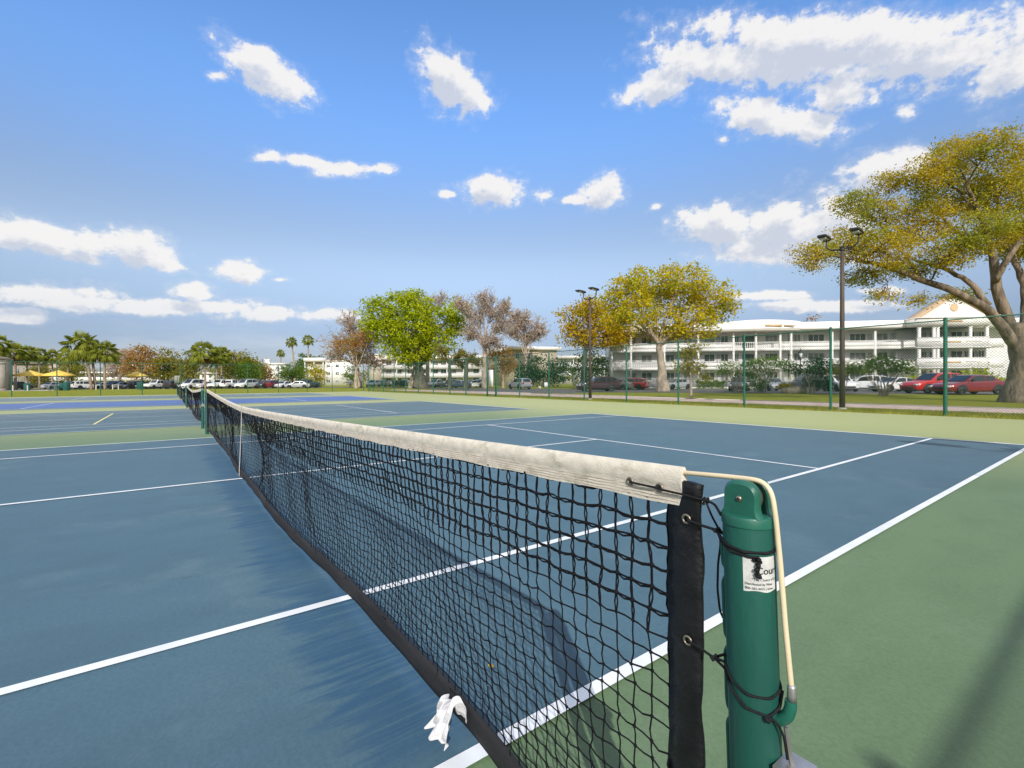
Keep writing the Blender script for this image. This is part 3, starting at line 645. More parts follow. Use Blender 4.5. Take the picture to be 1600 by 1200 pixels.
# ------------------------------------------------------------------ chain-link fences
def wires(b, p0, p1, z0, z1, pitch, r):
    p0 = np.array([p0[0], p0[1], 0.]); p1 = np.array([p1[0], p1[1], 0.]); d = p1-p0; Ln = np.linalg.norm(d); d = d/Ln; H = z1-z0
    nrm = np.array([-d[1], d[0], 0])*r*.7
    for s in (1, -1):
        o = np.arange(-H, Ln, pitch) if s > 0 else np.arange(0, Ln+H, pitch)
        a = np.clip(o, 0, Ln); e = np.clip(o+s*H, 0, Ln); k = np.abs(e-a) > .02; o, a, e = o[k], a[k], e[k]
        A = p0+a[:, None]*d+nrm*s; B = p0+e[:, None]*d+nrm*s; A[:, 2] = z0+np.abs(a-o); B[:, 2] = z0+np.abs(e-o)
        m = max(1, int(H/.8))
        for i in range(m): b.segs(A+(B-A)*i/m, A+(B-A)*(i+1)/m, r, 3)
def fence(label, pts, H=3.22, pr=.045, pitch=.075, wr=.0022, big=()):
    t = thing('chain_link_fence', label, 'fence', (pts[0][0], pts[0][1], 0), 0, 'green chain link fences round the courts'); off = t.location
    for k, p in enumerate(pts):
        r = pr*1.25 if k in big else pr
        b = MB().tube([(p[0], p[1], -.05), (p[0], p[1], H+.02)], r, 10); b.lathe([(r*1.15, 0), (r*1.1, .025), (.001, .06)], 10, (p[0], p[1], H+.02))
        obj('post', b, M['fence'], t, True, off, autosm=50)
    b = MB(); b.tube([(pts[0][0], pts[0][1], H-.03), (pts[-1][0], pts[-1][1], H-.03)], .021, 8); obj('top_rail', b, M['fence'], t, True, off)
    n = np.array([pts[-1][1]-pts[0][1], -(pts[-1][0]-pts[0][0])]); n = n/np.linalg.norm(n)*.035
    b = MB(); wires(b, np.array(pts[0])+n, np.array(pts[-1])+n, .03, H-.02, pitch, wr); obj('wire_mesh', b, M['wire'], t, False, off)
    return t
FV = 20.35
ru = [10.9, 6.6, 3.0] if False else [10.9, 6.3]
fx = [onv(x, 640, FV)[0] for x in (1477, 1298, 1163, 1060, 979, 913, 858, 812, 776)]
fence('long green chain link fence on the right, in front of the lamp posts', [(u, FV) for u in ru+fx], big=(2,), pitch=.085, wr=.0038)
gx = [onv(x, 610, FV)[0] for x in (761, 728, 703, 677, 654, 634, 616, 599, 584, 568)]
fence('green chain link fence in front of the lime green tree, beyond the gate', [(u, FV) for u in gx]+[(-53.5, FV)], pitch=.10, wr=.0036)
def fu(x):                                                 # where column x meets the far fence plane
    d = ray(x, 600); k = (-53.5-CAM[0])/d[0]; return (CAM+k*d)[1]
fence('green chain link fence along the far end of the courts, in front of the lawn', [(-53.5, fu(x)) for x in (-60, 18, 89, 157, 222, 282, 336, 387, 435, 480, 519)]+[(-53.5, FV-.12)], pitch=.12, wr=.0016, pr=.04)
fence('green chain link fence at the near end of the courts, behind the camera', [(10.9, y) for y in (-15.7, -12.2, -8.7, -5.2, -1.7, 1.8, 5.3, 8.8, 12.3, 15.8, FV-.12)], pitch=.06, wr=.0028)
t = thing('fence_gate', 'narrow green gate in the chain link fence with a white notice on it', 'gate', (gx[0], FV, 0)); off = t.location
ga, gb = gx[0]+.12, fx[-1]-.12
for u in (ga, gb): obj('gate_post', MB().tube([(u, FV-.02, 0), (u, FV-.02, 3.15)], .035, 8), M['fence'], t, True, off)
b = MB()
for z in (.12, 1.95, 3.12): b.tube([(ga, FV-.02, z), (gb, FV-.02, z)], .025, 8)
obj('gate_rail', b, M['fence'], t, True, off)
b = MB(); wires(b, (ga, FV), (gb, FV), .1, 3.1, .09, .002); obj('wire_mesh', b, M['wire'], t, False, off)
sgn = thing('notice_sign', 'tall white notice hung on the green gate', 'sign', ((ga+gb)/2, FV-.07, 1.45)); b = MB().box((0, 0, 0), (.62, .02, 1.35)); obj('sign_panel', b, M['sign'], sgn)
b = MB(); [b.tube([(x, .01, .66), (x, .03, .74)], .012, 6) for x in (-.2, .2)]; obj('sign_hook', b, M['steel'], sgn)

# grass tufts along the edge of the slab: uncountable
def tufts(name, x0, x1, y0, y1, n, h):
    p = np.stack([rng.uniform(x0, x1, n), rng.uniform(y0, y1, n), np.full(n, -.03)], -1)
    keep = np.sin(p[:, 0]*1.7)+np.sin(p[:, 0]*4.1+2)+rng.normal(0, 1.2, n) > -1.0; p = p[keep]; n = len(p)
    a = rng.uniform(0, 2*pi, n); hh = h*rng.uniform(.4, 1.3, n); w = .006+.012*rng.random(n)
    d = np.stack([np.cos(a), np.sin(a), 0*a], -1); l = rng.normal(0, .35, (n, 2))*hh[:, None]
    tip = p + np.concatenate([l, hh[:, None]], 1)
    V = np.stack([p-d*w[:, None], p+d*w[:, None], tip], 1).reshape(-1, 3)
    return tag(obj(name, MB().add(V, np.arange(3*n).reshape(-1, 3)), M['l_grass']), 'ragged grass growing along the edge of the green court slab', 'grass', kind='stuff')
tufts('grass_verge', -24, 9, 19.7, 23.0, 26000, .10)

# ------------------------------------------------------------------ lamp posts
def make_lamp(loc, rz, label):
    t = thing('street_lamp', label, 'lamp post', loc, rz, 'tall twin headed lamp posts')
    obj('pole', MB().tube([(0, 0, -.05), (0, 0, 2.2), (0, 0, 4.5), (0, 0, 6.62)], [.105, .092, .078, .062], 14), M['lamppole'], t, True)
    obj('pole_base', MB().lathe([(.16, -.03), (.16, .04), (.13, .06), (.11, .07)], 14), M['kerb'], t, True, autosm=40)
    b = MB().tube(smooth_path([(-.56, 0, 7.02), (-.56, 0, 6.78), (-.50, 0, 6.64), (-.34, 0, 6.56), (0, 0, 6.54), (.34, 0, 6.56), (.50, 0, 6.64), (.56, 0, 6.78), (.56, 0, 7.02)], 50), .030, 8)
    b.lathe([(.075, 6.46), (.085, 6.48), (.085, 6.62), (.04, 6.66), (.001, 6.67)], 12); obj('lamp_arm', b, M['lamp'], t, True)
    for x in (-.56, .56):
        h = MB(); V = []
        for y, z, w, hh in ((.16, 7.03, .12, .05), (.05, 7.04, .17, .075), (-.25, 7.06, .185, .075), (-.56, 7.09, .17, .06), (-.66, 7.10, .13, .035)):
            V.append([(x-w, y, z), (x-w*.9, y, z+hh), (x+w*.9, y, z+hh), (x+w, y, z), (x+w*.9, y, z-.02), (x-w*.9, y, z-.02)])
        h.grid(np.array(V), True); h.poly(V[0]); h.poly(V[-1][::-1]); hd = obj('lamp_head', h, M['lamp'], t, False)
        l = MB().box((x, -.27, 7.032), (.24, .45, .02)); lo = obj('lens', l, M['clear_l'], hd)
    return t
l1 = make_lamp((*gd(1316, 19.2)[:2], 0), .05, 'taller brown twin headed lamp post by the fence in front of the white building')
l2 = copy_tree(l1); l2.location = gd(922, 30.6); l2['label'] = 'brown twin headed lamp post farther along the fence, left of the yellow tree'
l3 = copy_tree(l1); l3.location = (14.62, 5.32, 0); l3.rotation_euler.z = -pi/2-.1; l3['label'] = 'brown twin headed lamp post behind the near end fence, known by its shadow'

# ------------------------------------------------------------------ trees
def leaves(b, P, size, up=.9, mi=0, flat=None):
    n = len(P); a = rng.normal(0, 1, (n, 3)); nrm = rng.normal(0, 1, (n, 3)); nrm[:, 2] += up; nrm /= np.linalg.norm(nrm, axis=1)[:, None]
    t = np.cross(nrm, a); t /= np.linalg.norm(t, axis=1)[:, None]; q = np.cross(nrm, t)
    s = (size*rng.uniform(.6, 1.35, n))[:, None]
    V = np.stack([P-t*s, P-q*s*.48+nrm*s*.12, P+t*s, P+q*s*.48+nrm*s*.12], 1).reshape(-1, 3)
    return b.add(V, np.arange(4*n).reshape(-1, 4), mi)
def limb(P0, P1, r0, r1, wob=.06, n=8, bow=.12):
    P0 = np.array(P0, float); P1 = np.array(P1, float); s = np.linspace(0, 1, n)[:, None]; L_ = np.linalg.norm(P1-P0)
    P = P0+(P1-P0)*s; P[:, 2] += bow*L_*np.sin(pi*s[:, 0])*.6
    P[1:-1] += rng.normal(0, wob*L_*.35, (n-2, 3)); P[1:-1] = (P[:-2]+2*P[1:-1]+P[2:])/4
    return P, r0+(r1-r0)*s[:, 0]**.8
def tree(name, label, cat, base, trunk, blobs, leaf, mats, size, dens=1.0, tr=.4, bark='bark', clump=.42, twigs=14, group=None, shell=.55, up=.9, twr=.02, tm=1.0, spread=1.0, nodes=None, lr=1.0, limbs=()):
    """trunk: fork points in px (x, y) at the tree's depth; blobs: (x, y, rx, ry, dz) in px at that depth, dz metres behind"""
    base = np.array(base, float); d = (base-CAM)@CF
    t = thing(name, label, cat, base, 0, group); off = base
    pt = lambda x, y, dz=0: at(x, y, d+dz)
    k = d/FPX; b = MB(); forks = [base]
    for x, y in trunk: forks.append(pt(x, y))
    if len(forks) > 1:
        P = np.array([base-[0, 0, .15], base+[0, 0, .12]] + forks[1:]); rr = np.linspace(tr, tr*.72, len(P)); rr[0] = tr*1.7; rr[1] = tr*1.12
        Q = smooth_path(P, 16); Q[1:-1] += rng.normal(0, tr*.06, (14, 3)); b.tube(Q, np.interp(np.linspace(0, 1, 16), np.linspace(0, 1, len(rr)), rr), 10)
    F = forks[-1]; cr = MB(); allP = []
    for pts, q0, q1 in limbs:
        P = smooth_path([pt(*q) for q in pts], 18); P[1:-1] += rng.normal(0, .02, (16, 3)); b.tube(P, np.linspace(q0, q1, 18), 10)
    for i, (x, y, rx, ry, dz) in enumerate(blobs):
        c = pt(x, y, dz); R = np.array([rx*k, ry*k])
        rd = (R[0]+R[1])/2*spread
        # limb from the fork to the blob, twigs inside it
        F0 = F if nodes is None else min((pt(*q) for q in nodes), key=lambda q: np.linalg.norm(q-c))
        sc = min(1, rx*ry/900) if nodes else 1.0; P, rr = limb(F0, c, tr*.42*lr*sc, tr*.13*min(1, lr*1.5)*sc, .09, 9); b.tube(P, rr, 6, False)
        def inblob(n, lo):
            u = rng.normal(0, 1, (n, 3)); u /= np.linalg.norm(u, axis=1)[:, None]; s = (lo**3+(1-lo**3)*rng.random(n))**(1/3)
            u = u*s[:, None]; return c + u[:, 0:1]*R[0]*CR + u[:, 1:2]*np.array([0, 0, R[1]]) + u[:, 2:3]*rd*np.array([CF[0], CF[1], 0])
        E_ = inblob(max(3, int(twigs*min(1, rx*ry/900*max(1, (.12/k)**2)))), .55)
        for e in E_:
            s = P[rng.integers(4, 9)]; Q, qr = limb(s, e, min(tr*.10, .035)*max(sc, .4), twr*.5, .12, 5, .05); b.tube(Q, np.maximum(qr, twr*.5), 4, False)
        ln = 26; nc = max(5, int(rx*ry*2.3*tm/ln)); C = inblob(nc, shell); C = C[C[:, 2] > base[2]+.25]; n = len(C)*ln
        o = rng.normal(0, 1, (n, 3))*np.array([clump, clump, clump*.55]); allP.append(np.repeat(C, ln, 0)+o)
    A = np.concatenate(allP); A = A[A[:, 2] > base[2]+.1]; leaves(cr, A, size, up)
    if b.n: obj('trunk', b, M[bark], t, True, off)
    obj('crown', cr, M[mats], t, False, off); return t
def bare(name, label, cat, base, trunk, blobs, mats, size, tr=.35, bark='bark_p', twigs=60, nl=6, twr=.018, group=None):
    """a nearly leafless winter tree: fine twigs with a haze of small dry leaves"""
    base = np.array(base, float); d = (base-CAM)@CF; t = thing(name, label, cat, base, 0, group); k = d/FPX; b = MB(); cr = MB()
    forks = [base]+[at(x, y, d) for x, y in trunk]; P = np.array([base-[0, 0, .1]]+forks[1:]); Q = smooth_path(P, 12); b.tube(Q, np.linspace(tr*1.3, tr*.7, 12), 9)
    F = forks[-1]; LP = []
    for x, y, rx, ry, dz in blobs:
        c = at(x, y, d+dz); R = (rx*k, ry*k); P, rr = limb(F, c, tr*.4, tr*.15, .07, 9); b.tube(P, rr, 5, False)
        u = rng.normal(0, 1, (twigs, 3)); u /= np.linalg.norm(u, axis=1)[:, None]; u *= (rng.random(twigs)**.33)[:, None]
        E_ = c+u[:, 0:1]*R[0]*CR+u[:, 1:2]*np.array([0, 0, R[1]])+u[:, 2:3]*(R[0]+R[1])/2*np.array([CF[0], CF[1], 0]); tips = []
        for e in E_:
            Q, qr = limb(P[rng.integers(4, 9)], e, tr*.09, twr, .12, 5, .08); b.tube(Q, np.maximum(qr, twr), 3, False)
            for _ in range(5):
                s = Q[rng.integers(1, 5)]; e2 = s+(e-s)*.3+rng.normal(0, .5, 3)*np.linalg.norm(R)*.22+np.array([0, 0, .25]); tips.append((s, e2)); LP.append(s+(e2-s)*rng.uniform(.2, 1.1, (nl, 1))+rng.normal(0, .14, (nl, 3)))
        T = np.array(tips); b.segs(T[:, 0], T[:, 1], twr*.8, 3)
    leaves(cr, np.concatenate(LP), size, .1); obj('trunk', b, M[bark], t, True, base); obj('crown', cr, M[mats], t, False, base); return t

# the big oak at the right
def g(x, d, z=-.03): return gd(x, d, z)
OK_ = [(1270,400,32,22,0),(1325,385,40,30,1),(1385,390,40,34,-1),(1335,318,36,20,2),(1392,283,30,16,1),(1372,330,34,22,0),(1440,345,44,44,1),(1452,272,36,30,0),(1490,243,42,26,1),(1545,232,40,26,-1),(1500,300,50,42,2),(1560,300,48,46,0),(1620,262,46,44,1),(1640,350,60,60,0),(1590,380,44,34,2),(1490,392,44,26,-1.5),(1425,420,36,16,0),(1350,432,34,16,1),(1540,360,44,30,-2),(1380,462,22,9,0),(1500,462,30,10,1),(1440,470,16,8,-1),(1700,300,60,60,1),(1680,420,50,40,0)]
LIMBS = [([(1596,560,0),(1576,505,.2),(1556,450,.3),(1553,395,.2),(1535,345,0),(1510,290,0)], .34, .07),
    ([(1590,545,0),(1552,488,-.3),(1500,458,-.6),(1450,442,-.6),(1400,420,-.3),(1340,405,0),(1290,398,0)], .27, .05),
    ([(1545,478,-.3),(1515,440,0),(1475,418,.4),(1430,408,.8),(1400,388,1)], .16, .04),
    ([(1598,540,0),(1604,490,.3),(1600,440,.5),(1580,395,.6),(1560,340,.5)], .27, .07),
    ([(1602,560,0),(1630,500,-.3),(1660,420,-.5),(1680,330,0)], .28, .06),
    ([(1440,436,-.4),(1400,380,.4),(1365,340,1.2),(1345,322,1.6)], .09, .03),
    ([(1535,345,0),(1500,300,.5),(1470,280,1)], .09, .03),
    ([(1553,400,.2),(1520,380,.6),(1480,350,1),(1450,300,1)], .11, .03),
    ([(1555,440,.2),(1575,400,-.5),(1620,350,-1),(1640,300,-.6)], .16, .04)]
oak = tree('oak_tree', 'huge spreading oak with golden olive leaves at the right edge', 'tree', g(1598, 24.6), [(1599, 575), (1594, 535), (1590, 505)], OK_, 13, 'l_oak', .066, 1.35, .60, 'bark', .24, 20, shell=.35, twr=.016, tm=1.25, lr=.20, limbs=LIMBS,
     nodes=[(1400,420,-.3),(1340,405,0),(1290,398,0),(1450,442,-.6),(1475,418,.4),(1430,408,.8),(1400,388,1),(1535,345,0),(1510,290,0),(1553,395,.2),(1580,395,.6),(1560,340,.5),(1660,420,-.5),(1680,330,0),(1480,350,1),(1450,300,1),(1620,350,-1),(1640,300,-.6),(1545,480,-.3)])
YG = 'yellow leaved trees'
tree('live_oak', 'round crowned yellow green tree with pale trunk before the white gallery building', 'tree', g(1036, 53), [(1034, 575), (1030, 540)],
     [(985,462,36,30,0),(1020,440,44,26,1),(1065,438,44,26,-1),(1110,462,32,30,0),(1118,490,24,20,1),(1050,475,50,28,2),(1000,490,38,20,-2),(1080,500,34,20,-2),(965,500,24,14,0),(1100,520,18,8,0),(1030,520,30,14,1),(960,470,24,24,1),(1060,520,24,10,-1),(1140,470,8,18,0)],
     11, 'l_yel', .17, .52, .50, 'bark_p', .50, 12, YG, .5, twr=.03, tm=.8)
tree('live_oak', 'amber leaved tree behind the shorter lamp post, left of the round yellow green one', 'tree', g(912, 70), [(912, 575), (915, 548)],
     [(905,500,28,26,0),(925,480,26,18,0),(945,505,30,28,1),(968,515,26,20,-1),(898,525,20,16,0),(930,530,30,16,1),(960,535,24,10,0),(885,490,8,8,0)], 11, 'l_amb', .21, .36, .40, 'bark_d', .65, 8, YG, .4, twr=.03)
tree('laurel_tree', 'big bright lime green tree with thick dark trunk beyond the gate', 'tree', g(657, 86), [(656, 590), (655, 572)],
     [(590,490,28,24,0),(615,478,34,22,1),(650,470,30,16,-1),(600,515,30,22,0),(640,510,44,36,-2),(690,505,34,24,1),(712,488,24,22,0),(680,535,36,22,-1),(625,540,32,22,0),(652,555,34,14,-1),(718,512,18,18,0),(580,505,16,14,0),(665,490,20,18,1),(640,462,24,8,0),(645,520,46,34,2)], 11, 'l_lime', .26, .34, 1.05, 'bark_d', .70, 10, None, .45, twr=.04, tm=.85)
PK = 'nearly bare winter trees with pinkish twigs'
bare('bare_tree', 'nearly bare pinkish tree standing left of the lime green tree', 'tree', g(561, 98), [(560, 585), (556, 572)], [(530,535,34,30,0),(555,520,34,34,1),(520,555,26,18,0),(575,540,28,34,-1),(545,500,20,18,0),(585,565,20,18,0),(565,560,26,16,1)], 'l_pink', .17, .6, 'bark_p', 50, 3, .03, PK)
tree('rusty_tree', 'low rust and amber crown before the bare tree left of the lime tree', 'tree', g(556, 93), [(556, 580)], [(545,540,26,14,0),(565,530,22,16,1),(585,520,14,18,0)], 10, 'l_rust', .22, .22, .3, 'bark_p', .7, 6, None, .3)
bare('bare_tree', 'tall grey pink bare tree right of the lime green tree, beside the gate', 'tree', g(757, 80), [(758, 570), (757, 545)], [(745,490,28,28,0),(770,480,24,22,0),(755,465,22,12,0),(785,510,22,22,1),(735,520,24,22,0),(770,535,26,18,-1),(790,480,12,16,0),(720,475,14,14,0)], 'l_pink', .15, .45, 'bark_p', 54, 3, .026, PK)
bare('bare_tree', 'grey pink bare tree rising over the cream building', 'tree', g(822, 108), [(822, 560)], [(820,500,26,20,0),(800,515,24,18,0),(842,515,18,20,0),(825,525,30,14,1),(805,495,16,12,0)], 'l_pink', .19, .4, 'bark_p', 60, 4, .032, PK)
bare('bare_tree', 'thin bare tree poking out above the lime green tree', 'tree', g(668, 105), [(668, 540)], [(672,470,24,16,0),(690,465,16,12,0),(650,465,20,8,0)], 'l_pink', .16, .4, 'bark_p', 40, 2, .03, PK)
tree('rusty_tree', 'orange brown feathery tree to the right of the gate', 'tree', g(786, 88), [(786, 585)], [(785,560,20,20,0),(775,545,16,14,0),(795,575,14,14,0),(780,580,14,10,0)], 10, 'l_rust', .2, .30, .22, 'bark_p', .6, 6, None, .3)
DK = 'gnarled dark trunked trees between the gate and the lime green tree'
bare('gnarled_tree', 'dark gnarled tree with forked limbs, nearer the lime green tree', 'tree', g(703, 74), [(703, 585), (702, 570)], [(695,562,12,10,0),(715,560,14,8,0),(722,572,8,6,0),(690,548,14,8,0)], 'l_olive', .14, .30, 'bark_d', 26, 3, .025, DK)
bare('gnarled_tree', 'dark gnarled tree with flared foot, nearer the gate', 'tree', g(728, 72), [(728, 580), (730, 562)], [(738,560,14,10,0),(722,553,12,8,0),(745,568,12,8,0)], 'l_olive', .14, .34, 'bark_d', 26, 3, .025, DK)
tree('laurel_tree', 'pale trunked tree partly hidden by the lime green tree', 'tree', g(645, 88), [(645, 585)], [(632,565,16,10,0),(648,562,16,8,0)], 9, 'l_lime', .24, .2, .62, 'bark_p', .6, 6)
tree('evergreen_bush', 'big dark evergreen mass in front of the cream building', 'bush', g(850, 98), [(850, 600)], [(845,575,34,20,0),(825,585,22,18,0),(875,580,20,18,1),(850,592,40,12,-1)], 12, 'l_dark', .24, .40, .2, 'bark_d', .7, 5, None, .5)
tree('evergreen_tree', 'dark green small tree under the amber tree beside the white building', 'tree', g(925, 76), [(925, 590)], [(925,565,22,18,0),(910,580,14,16,0),(942,572,14,16,0),(922,590,16,10,0)], 11, 'l_green', .2, .42, .2, 'bark_d', .6, 5, None, .5)
# distant rows on the left
def easy(name, lab, cat, x, yb, w, h, d, m, sz=.28, dens=.28, bark='bark_d', grp=None, tr=.25, n=5, leaf=10):
    top = yb-h; B = []
    for i in range(n):
        a = -1+2*(i+.5)/n; B.append((x+a*w*.62+rng.normal(0, w*.06), top+h*(.30+.22*a*a+rng.uniform(-.05, .08)), w*.42, h*.30, rng.normal(0, 1.5)))
    B += [(x-w*.35, yb-h*.38, w*.4, h*.24, 0), (x+w*.35, yb-h*.38, w*.4, h*.24, 0)]
    return tree(name, lab, cat, g(x, d), [(x, yb-h*.32)], B, leaf, m, sz, dens, tr, bark, .75, 4, grp, .35)
LR = 'leafy trees along the left parking rows'
easy('broadleaf_tree', 'rust red and orange tree left of centre behind the third yellow umbrella', 'tree', 222, 606, 34, 68, 124, 'l_rust', .30, .26, grp=LR)
easy('broadleaf_tree', 'olive yellow dense tree right of the rust red one in the left parking row', 'tree', 262, 606, 26, 60, 122, 'l_olive', .30, .28, grp=LR)
easy('broadleaf_tree', 'olive green tree just left of the pair of bare stemmed palms', 'tree', 297, 606, 20, 56, 118, 'l_olive', .28, .28, grp=LR)
easy('broadleaf_tree', 'wide olive green tree right of the pair of palms', 'tree', 374, 606, 42, 58, 116, 'l_olive', .28, .30, grp=LR, n=6)
easy('broadleaf_tree', 'dark green round tree in front of the wide olive one, above the white cars', 'tree', 386, 604, 22, 42, 106, 'l_green', .26, .32, grp=LR)
easy('broadleaf_tree', 'brown leaved low tree left of the distant white building', 'tree', 414, 604, 16, 38, 122, 'l_rust', .28, .26, grp=LR)
easy('broadleaf_tree', 'dark green tree between the two distant white buildings', 'tree', 457, 603, 26, 36, 128, 'l_green', .28, .34, grp=LR, n=6)
easy('broadleaf_tree', 'darker tree rising behind the roofs of the left white building', 'tree', 486, 600, 30, 50, 200, 'l_green', .42, .14, grp=LR)
easy('broadleaf_tree', 'brown treetop over the roof of the left white building', 'tree', 528, 600, 30, 46, 205, 'l_rust', .42, .14, grp=LR)
easy('broadleaf_tree', 'mixed green tree behind the second yellow umbrella', 'tree', 112, 606, 24, 46, 128, 'l_olive', .30, .26, grp=LR)
easy('broadleaf_tree', 'low green tree behind the first yellow umbrella', 'tree', 62, 606, 22, 36, 130, 'l_olive', .30, .26, grp=LR)
easy('broadleaf_tree', 'grey brown tree behind the rust red tree on the left', 'tree', 188, 604, 26, 62, 140, 'l_pink', .34, .18, grp=LR)
easy('broadleaf_tree', 'yellowish small tree in front of the left white building', 'tree', 493, 605, 13, 40, 112, 'l_yel', .24, .2, 'bark_p', LR, .14)
easy('shrub', 'round dark shrub at the foot of the yellowish small tree', 'shrub', 491, 606, 9, 9, 108, 'l_green', .2, .5, n=3)
easy('broadleaf_tree', 'rust tipped tree peeping over the white building roof, far behind', 'tree', 1268, 600, 14, 105, 100, 'l_rust', .3, .2, grp=None, n=3)
tree('shrub', 'dark green ivy covered stump at the right end of the left white building', 'shrub', g(547, 118), [(547, 595)], [(547,585,10,16,0),(540,592,9,9,0)], 10, 'l_green', .24, .3, .2, 'bark_d', .6, 4)
# shrubs and multi-stemmed small trees before the white building
SH = 'multi stemmed green shrubs along the lawn edge'
def shrub(lab, x, yb, d, blobs, m='l_green', stems=6, sr=.045, w=20):
    t = tree('garden_shrub', lab, 'shrub', g(x, d), [], blobs, 12, m, .10, .95, .10, 'bark_p', .30, 10, SH, .4, twr=.012)
    b = MB()
    for i in range(stems):
        a = (i+.5)/stems*2-1; P, r = limb(g(x+a*w*.25, d+rng.normal(0, .2)), at(x+a*w, yb-32-6*rng.random(), d+rng.normal(0, .6)), sr, sr*.4, .10, 9, .0); b.tube(P, r, 6, False)
    obj('stems', b, M['bark_p'], t, True, np.array(t.location)); return t
shrub('loose light green shrub with white stems at the left end of the row', 1150, 612, 47, [(1140,575,20,10,0),(1158,580,18,10,0),(1128,580,10,6,0)], 'l_green', 5, .05, 14)
shrub('wide bright green shrub behind the third tall fence post from the right', 1190, 613, 45, [(1180,572,24,13,0),(1205,568,22,13,0),(1190,590,20,14,0),(1225,575,18,10,1),(1180,603,14,9,0)], 'l_green', 5, .05, 16)
shrub('dark green rounded shrub to the right of the white sign and planter', 1268, 616, 41, [(1268,572,22,13,0),(1285,570,18,14,0),(1278,592,18,16,0),(1255,577,14,8,0),(1288,605,14,10,0),(1300,580,14,10,1)], 'l_dark', 5, .05, 14)
shrub('open crowned small tree with forked pale stems, between lamp post and red cars', 1381, 619, 35, [(1350,573,24,9,0),(1372,566,18,9,0),(1395,572,22,9,0),(1410,577,16,8,0),(1335,578,14,7,0),(1383,613,12,5,0)], 'l_green', 7, .05, 26)
shrub('thin small tree with leafy top, partly behind the taller lamp post', 1318, 614, 38, [(1315,578,14,8,0),(1330,575,12,7,0),(1306,584,10,7,0)], 'l_olive', 4, .045, 10)
t = tree('young_tree', 'slim young tree with pale trunk and sparse yellow green leaves, just beyond the fence', 'tree', g(1080, 31), [(1079, 590), (1077, 565)], [(1076,555,14,10,0),(1084,575,16,10,0),(1070,575,10,10,0),(1085,545,10,10,0),(1094,590,8,5,0)], 8, 'l_olive', .10, .9, .07, 'bark_p', .26, 10, None, .2)
# hedges and bushes at the foot of the white building
def hedge(lab, x0, x1, yt, d, m, name='hedge'):
    p0, p1 = g(x0, d), g(x1, d); t = thing(name, lab, 'hedge', (p0+p1)/2); h = (at(x0, 600, d)-at(x0, yt, d))[2]*-1+.05
    h = at((x0+x1)/2, yt, d)[2]; n = int(np.linalg.norm(p1-p0)*h*700); q = rng.random((n, 3)); dd = np.array([CF[0], CF[1], 0])
    P = p0+(p1-p0)*q[:, 0:1]+dd*(q[:, 1:2]-.5)*1.0; P[:, 2] = h*q[:, 2]**.6*(.9+.12*np.sin(q[:, 0]*21)); obj('hedge_leaves', leaves(MB(), P, .075, .3), M[m], t, False, np.array(t.location)); 
    b = MB(); [b.tube([p0+(p1-p0)*s, p0+(p1-p0)*s+np.array([0, 0, h*.7])], .03, 5) for s in np.linspace(.1, .9, 6)]; obj('hedge_stems', b, M['bark_d'], t, True, np.array(t.location)); return t
hedge('clipped green hedge under the ground floor windows, right of the yellow green tree', 1088, 1134, 594, 66, 'l_green')
hedge('clipped bush against the wall just left of the bright red car', 1383, 1402, 592, 60, 'l_green')
hedge('yellow green low bush against the porch behind the bright red car', 1416, 1440, 587, 58, 'l_lime')
hedge('yellow green low bush on the right of the porch, behind the dark red car', 1555, 1576, 590, 55, 'l_lime')
easy('shrub', 'bright green palm like shrub in front of the porch columns', 'shrub', 1527, 604, 17, 26, 55, 'l_lime', .14, .7, n=4)
hedge('dark clipped hedge behind the trunk of the lime green tree', 612, 632, 594, 100, 'l_dark')
b = None
# ------------------------------------------------------------------ palms
def frond(b, az, elv, L_, fan, droop, mi=0, nl=13):
    d = np.array([cos(az)*cos(elv), sin(az)*cos(elv), sin(elv)]); side = np.array([-sin(az), cos(az), 0]); s = np.linspace(0, 1, 5)[:, None]
    P = d*s*L_*.62; P[:, 2] -= droop*L_*.22*s[:, 0]**2; b.tube(P, np.linspace(.028, .015, 5), 3, False, mi)
    e = P[-1]; f = (P[-1]-P[-2])/np.linalg.norm(P[-1]-P[-2]); nrm = np.cross(side, f)
    for k in range(nl):
        a = (-1+2*k/(nl-1))*1.45; v = cos(a)*f+sin(a)*side; l = fan*(.65+.35*cos(a*.8)); w = fan*.040
        m = e+v*l*.55+nrm*.05*l*abs(sin(a)); tip = e+v*l-np.array([0, 0, droop*l*(.35+.3*abs(a))]); wv = np.cross(nrm, v)*w
        b.add([e, m-wv, m+wv, tip], [(0, 1, 3), (0, 3, 2)], mi)
def palm_meshes(R=1.5, seed=0, dead=12, n=27):
    rs = np.random.default_rng(seed); c = MB(); dd = MB()
    for k in range(n):
        e = radians(82-105*(k/n)**.9+rs.normal(0, 6)); frond(c, k*2.4+rs.normal(0, .2), e, R*1.05, R*.62, .35+.9*(k/n)+rs.random()*.3)
    for k in range(dead): frond(dd, k*2.4+.7, radians(-58-22*rs.random()), R*.75, R*.45, .8, 0, 7)
    return c.mesh('palm_crown'), dd.mesh('dead_fronds')
PCM = [palm_meshes(1.55, k) for k in range(3)]; WCM = palm_meshes(1.2, 9, 8, 26)
for me, de in PCM+[WCM]: me.materials.append(M['l_palm']); de.materials.append(M['l_dead'])
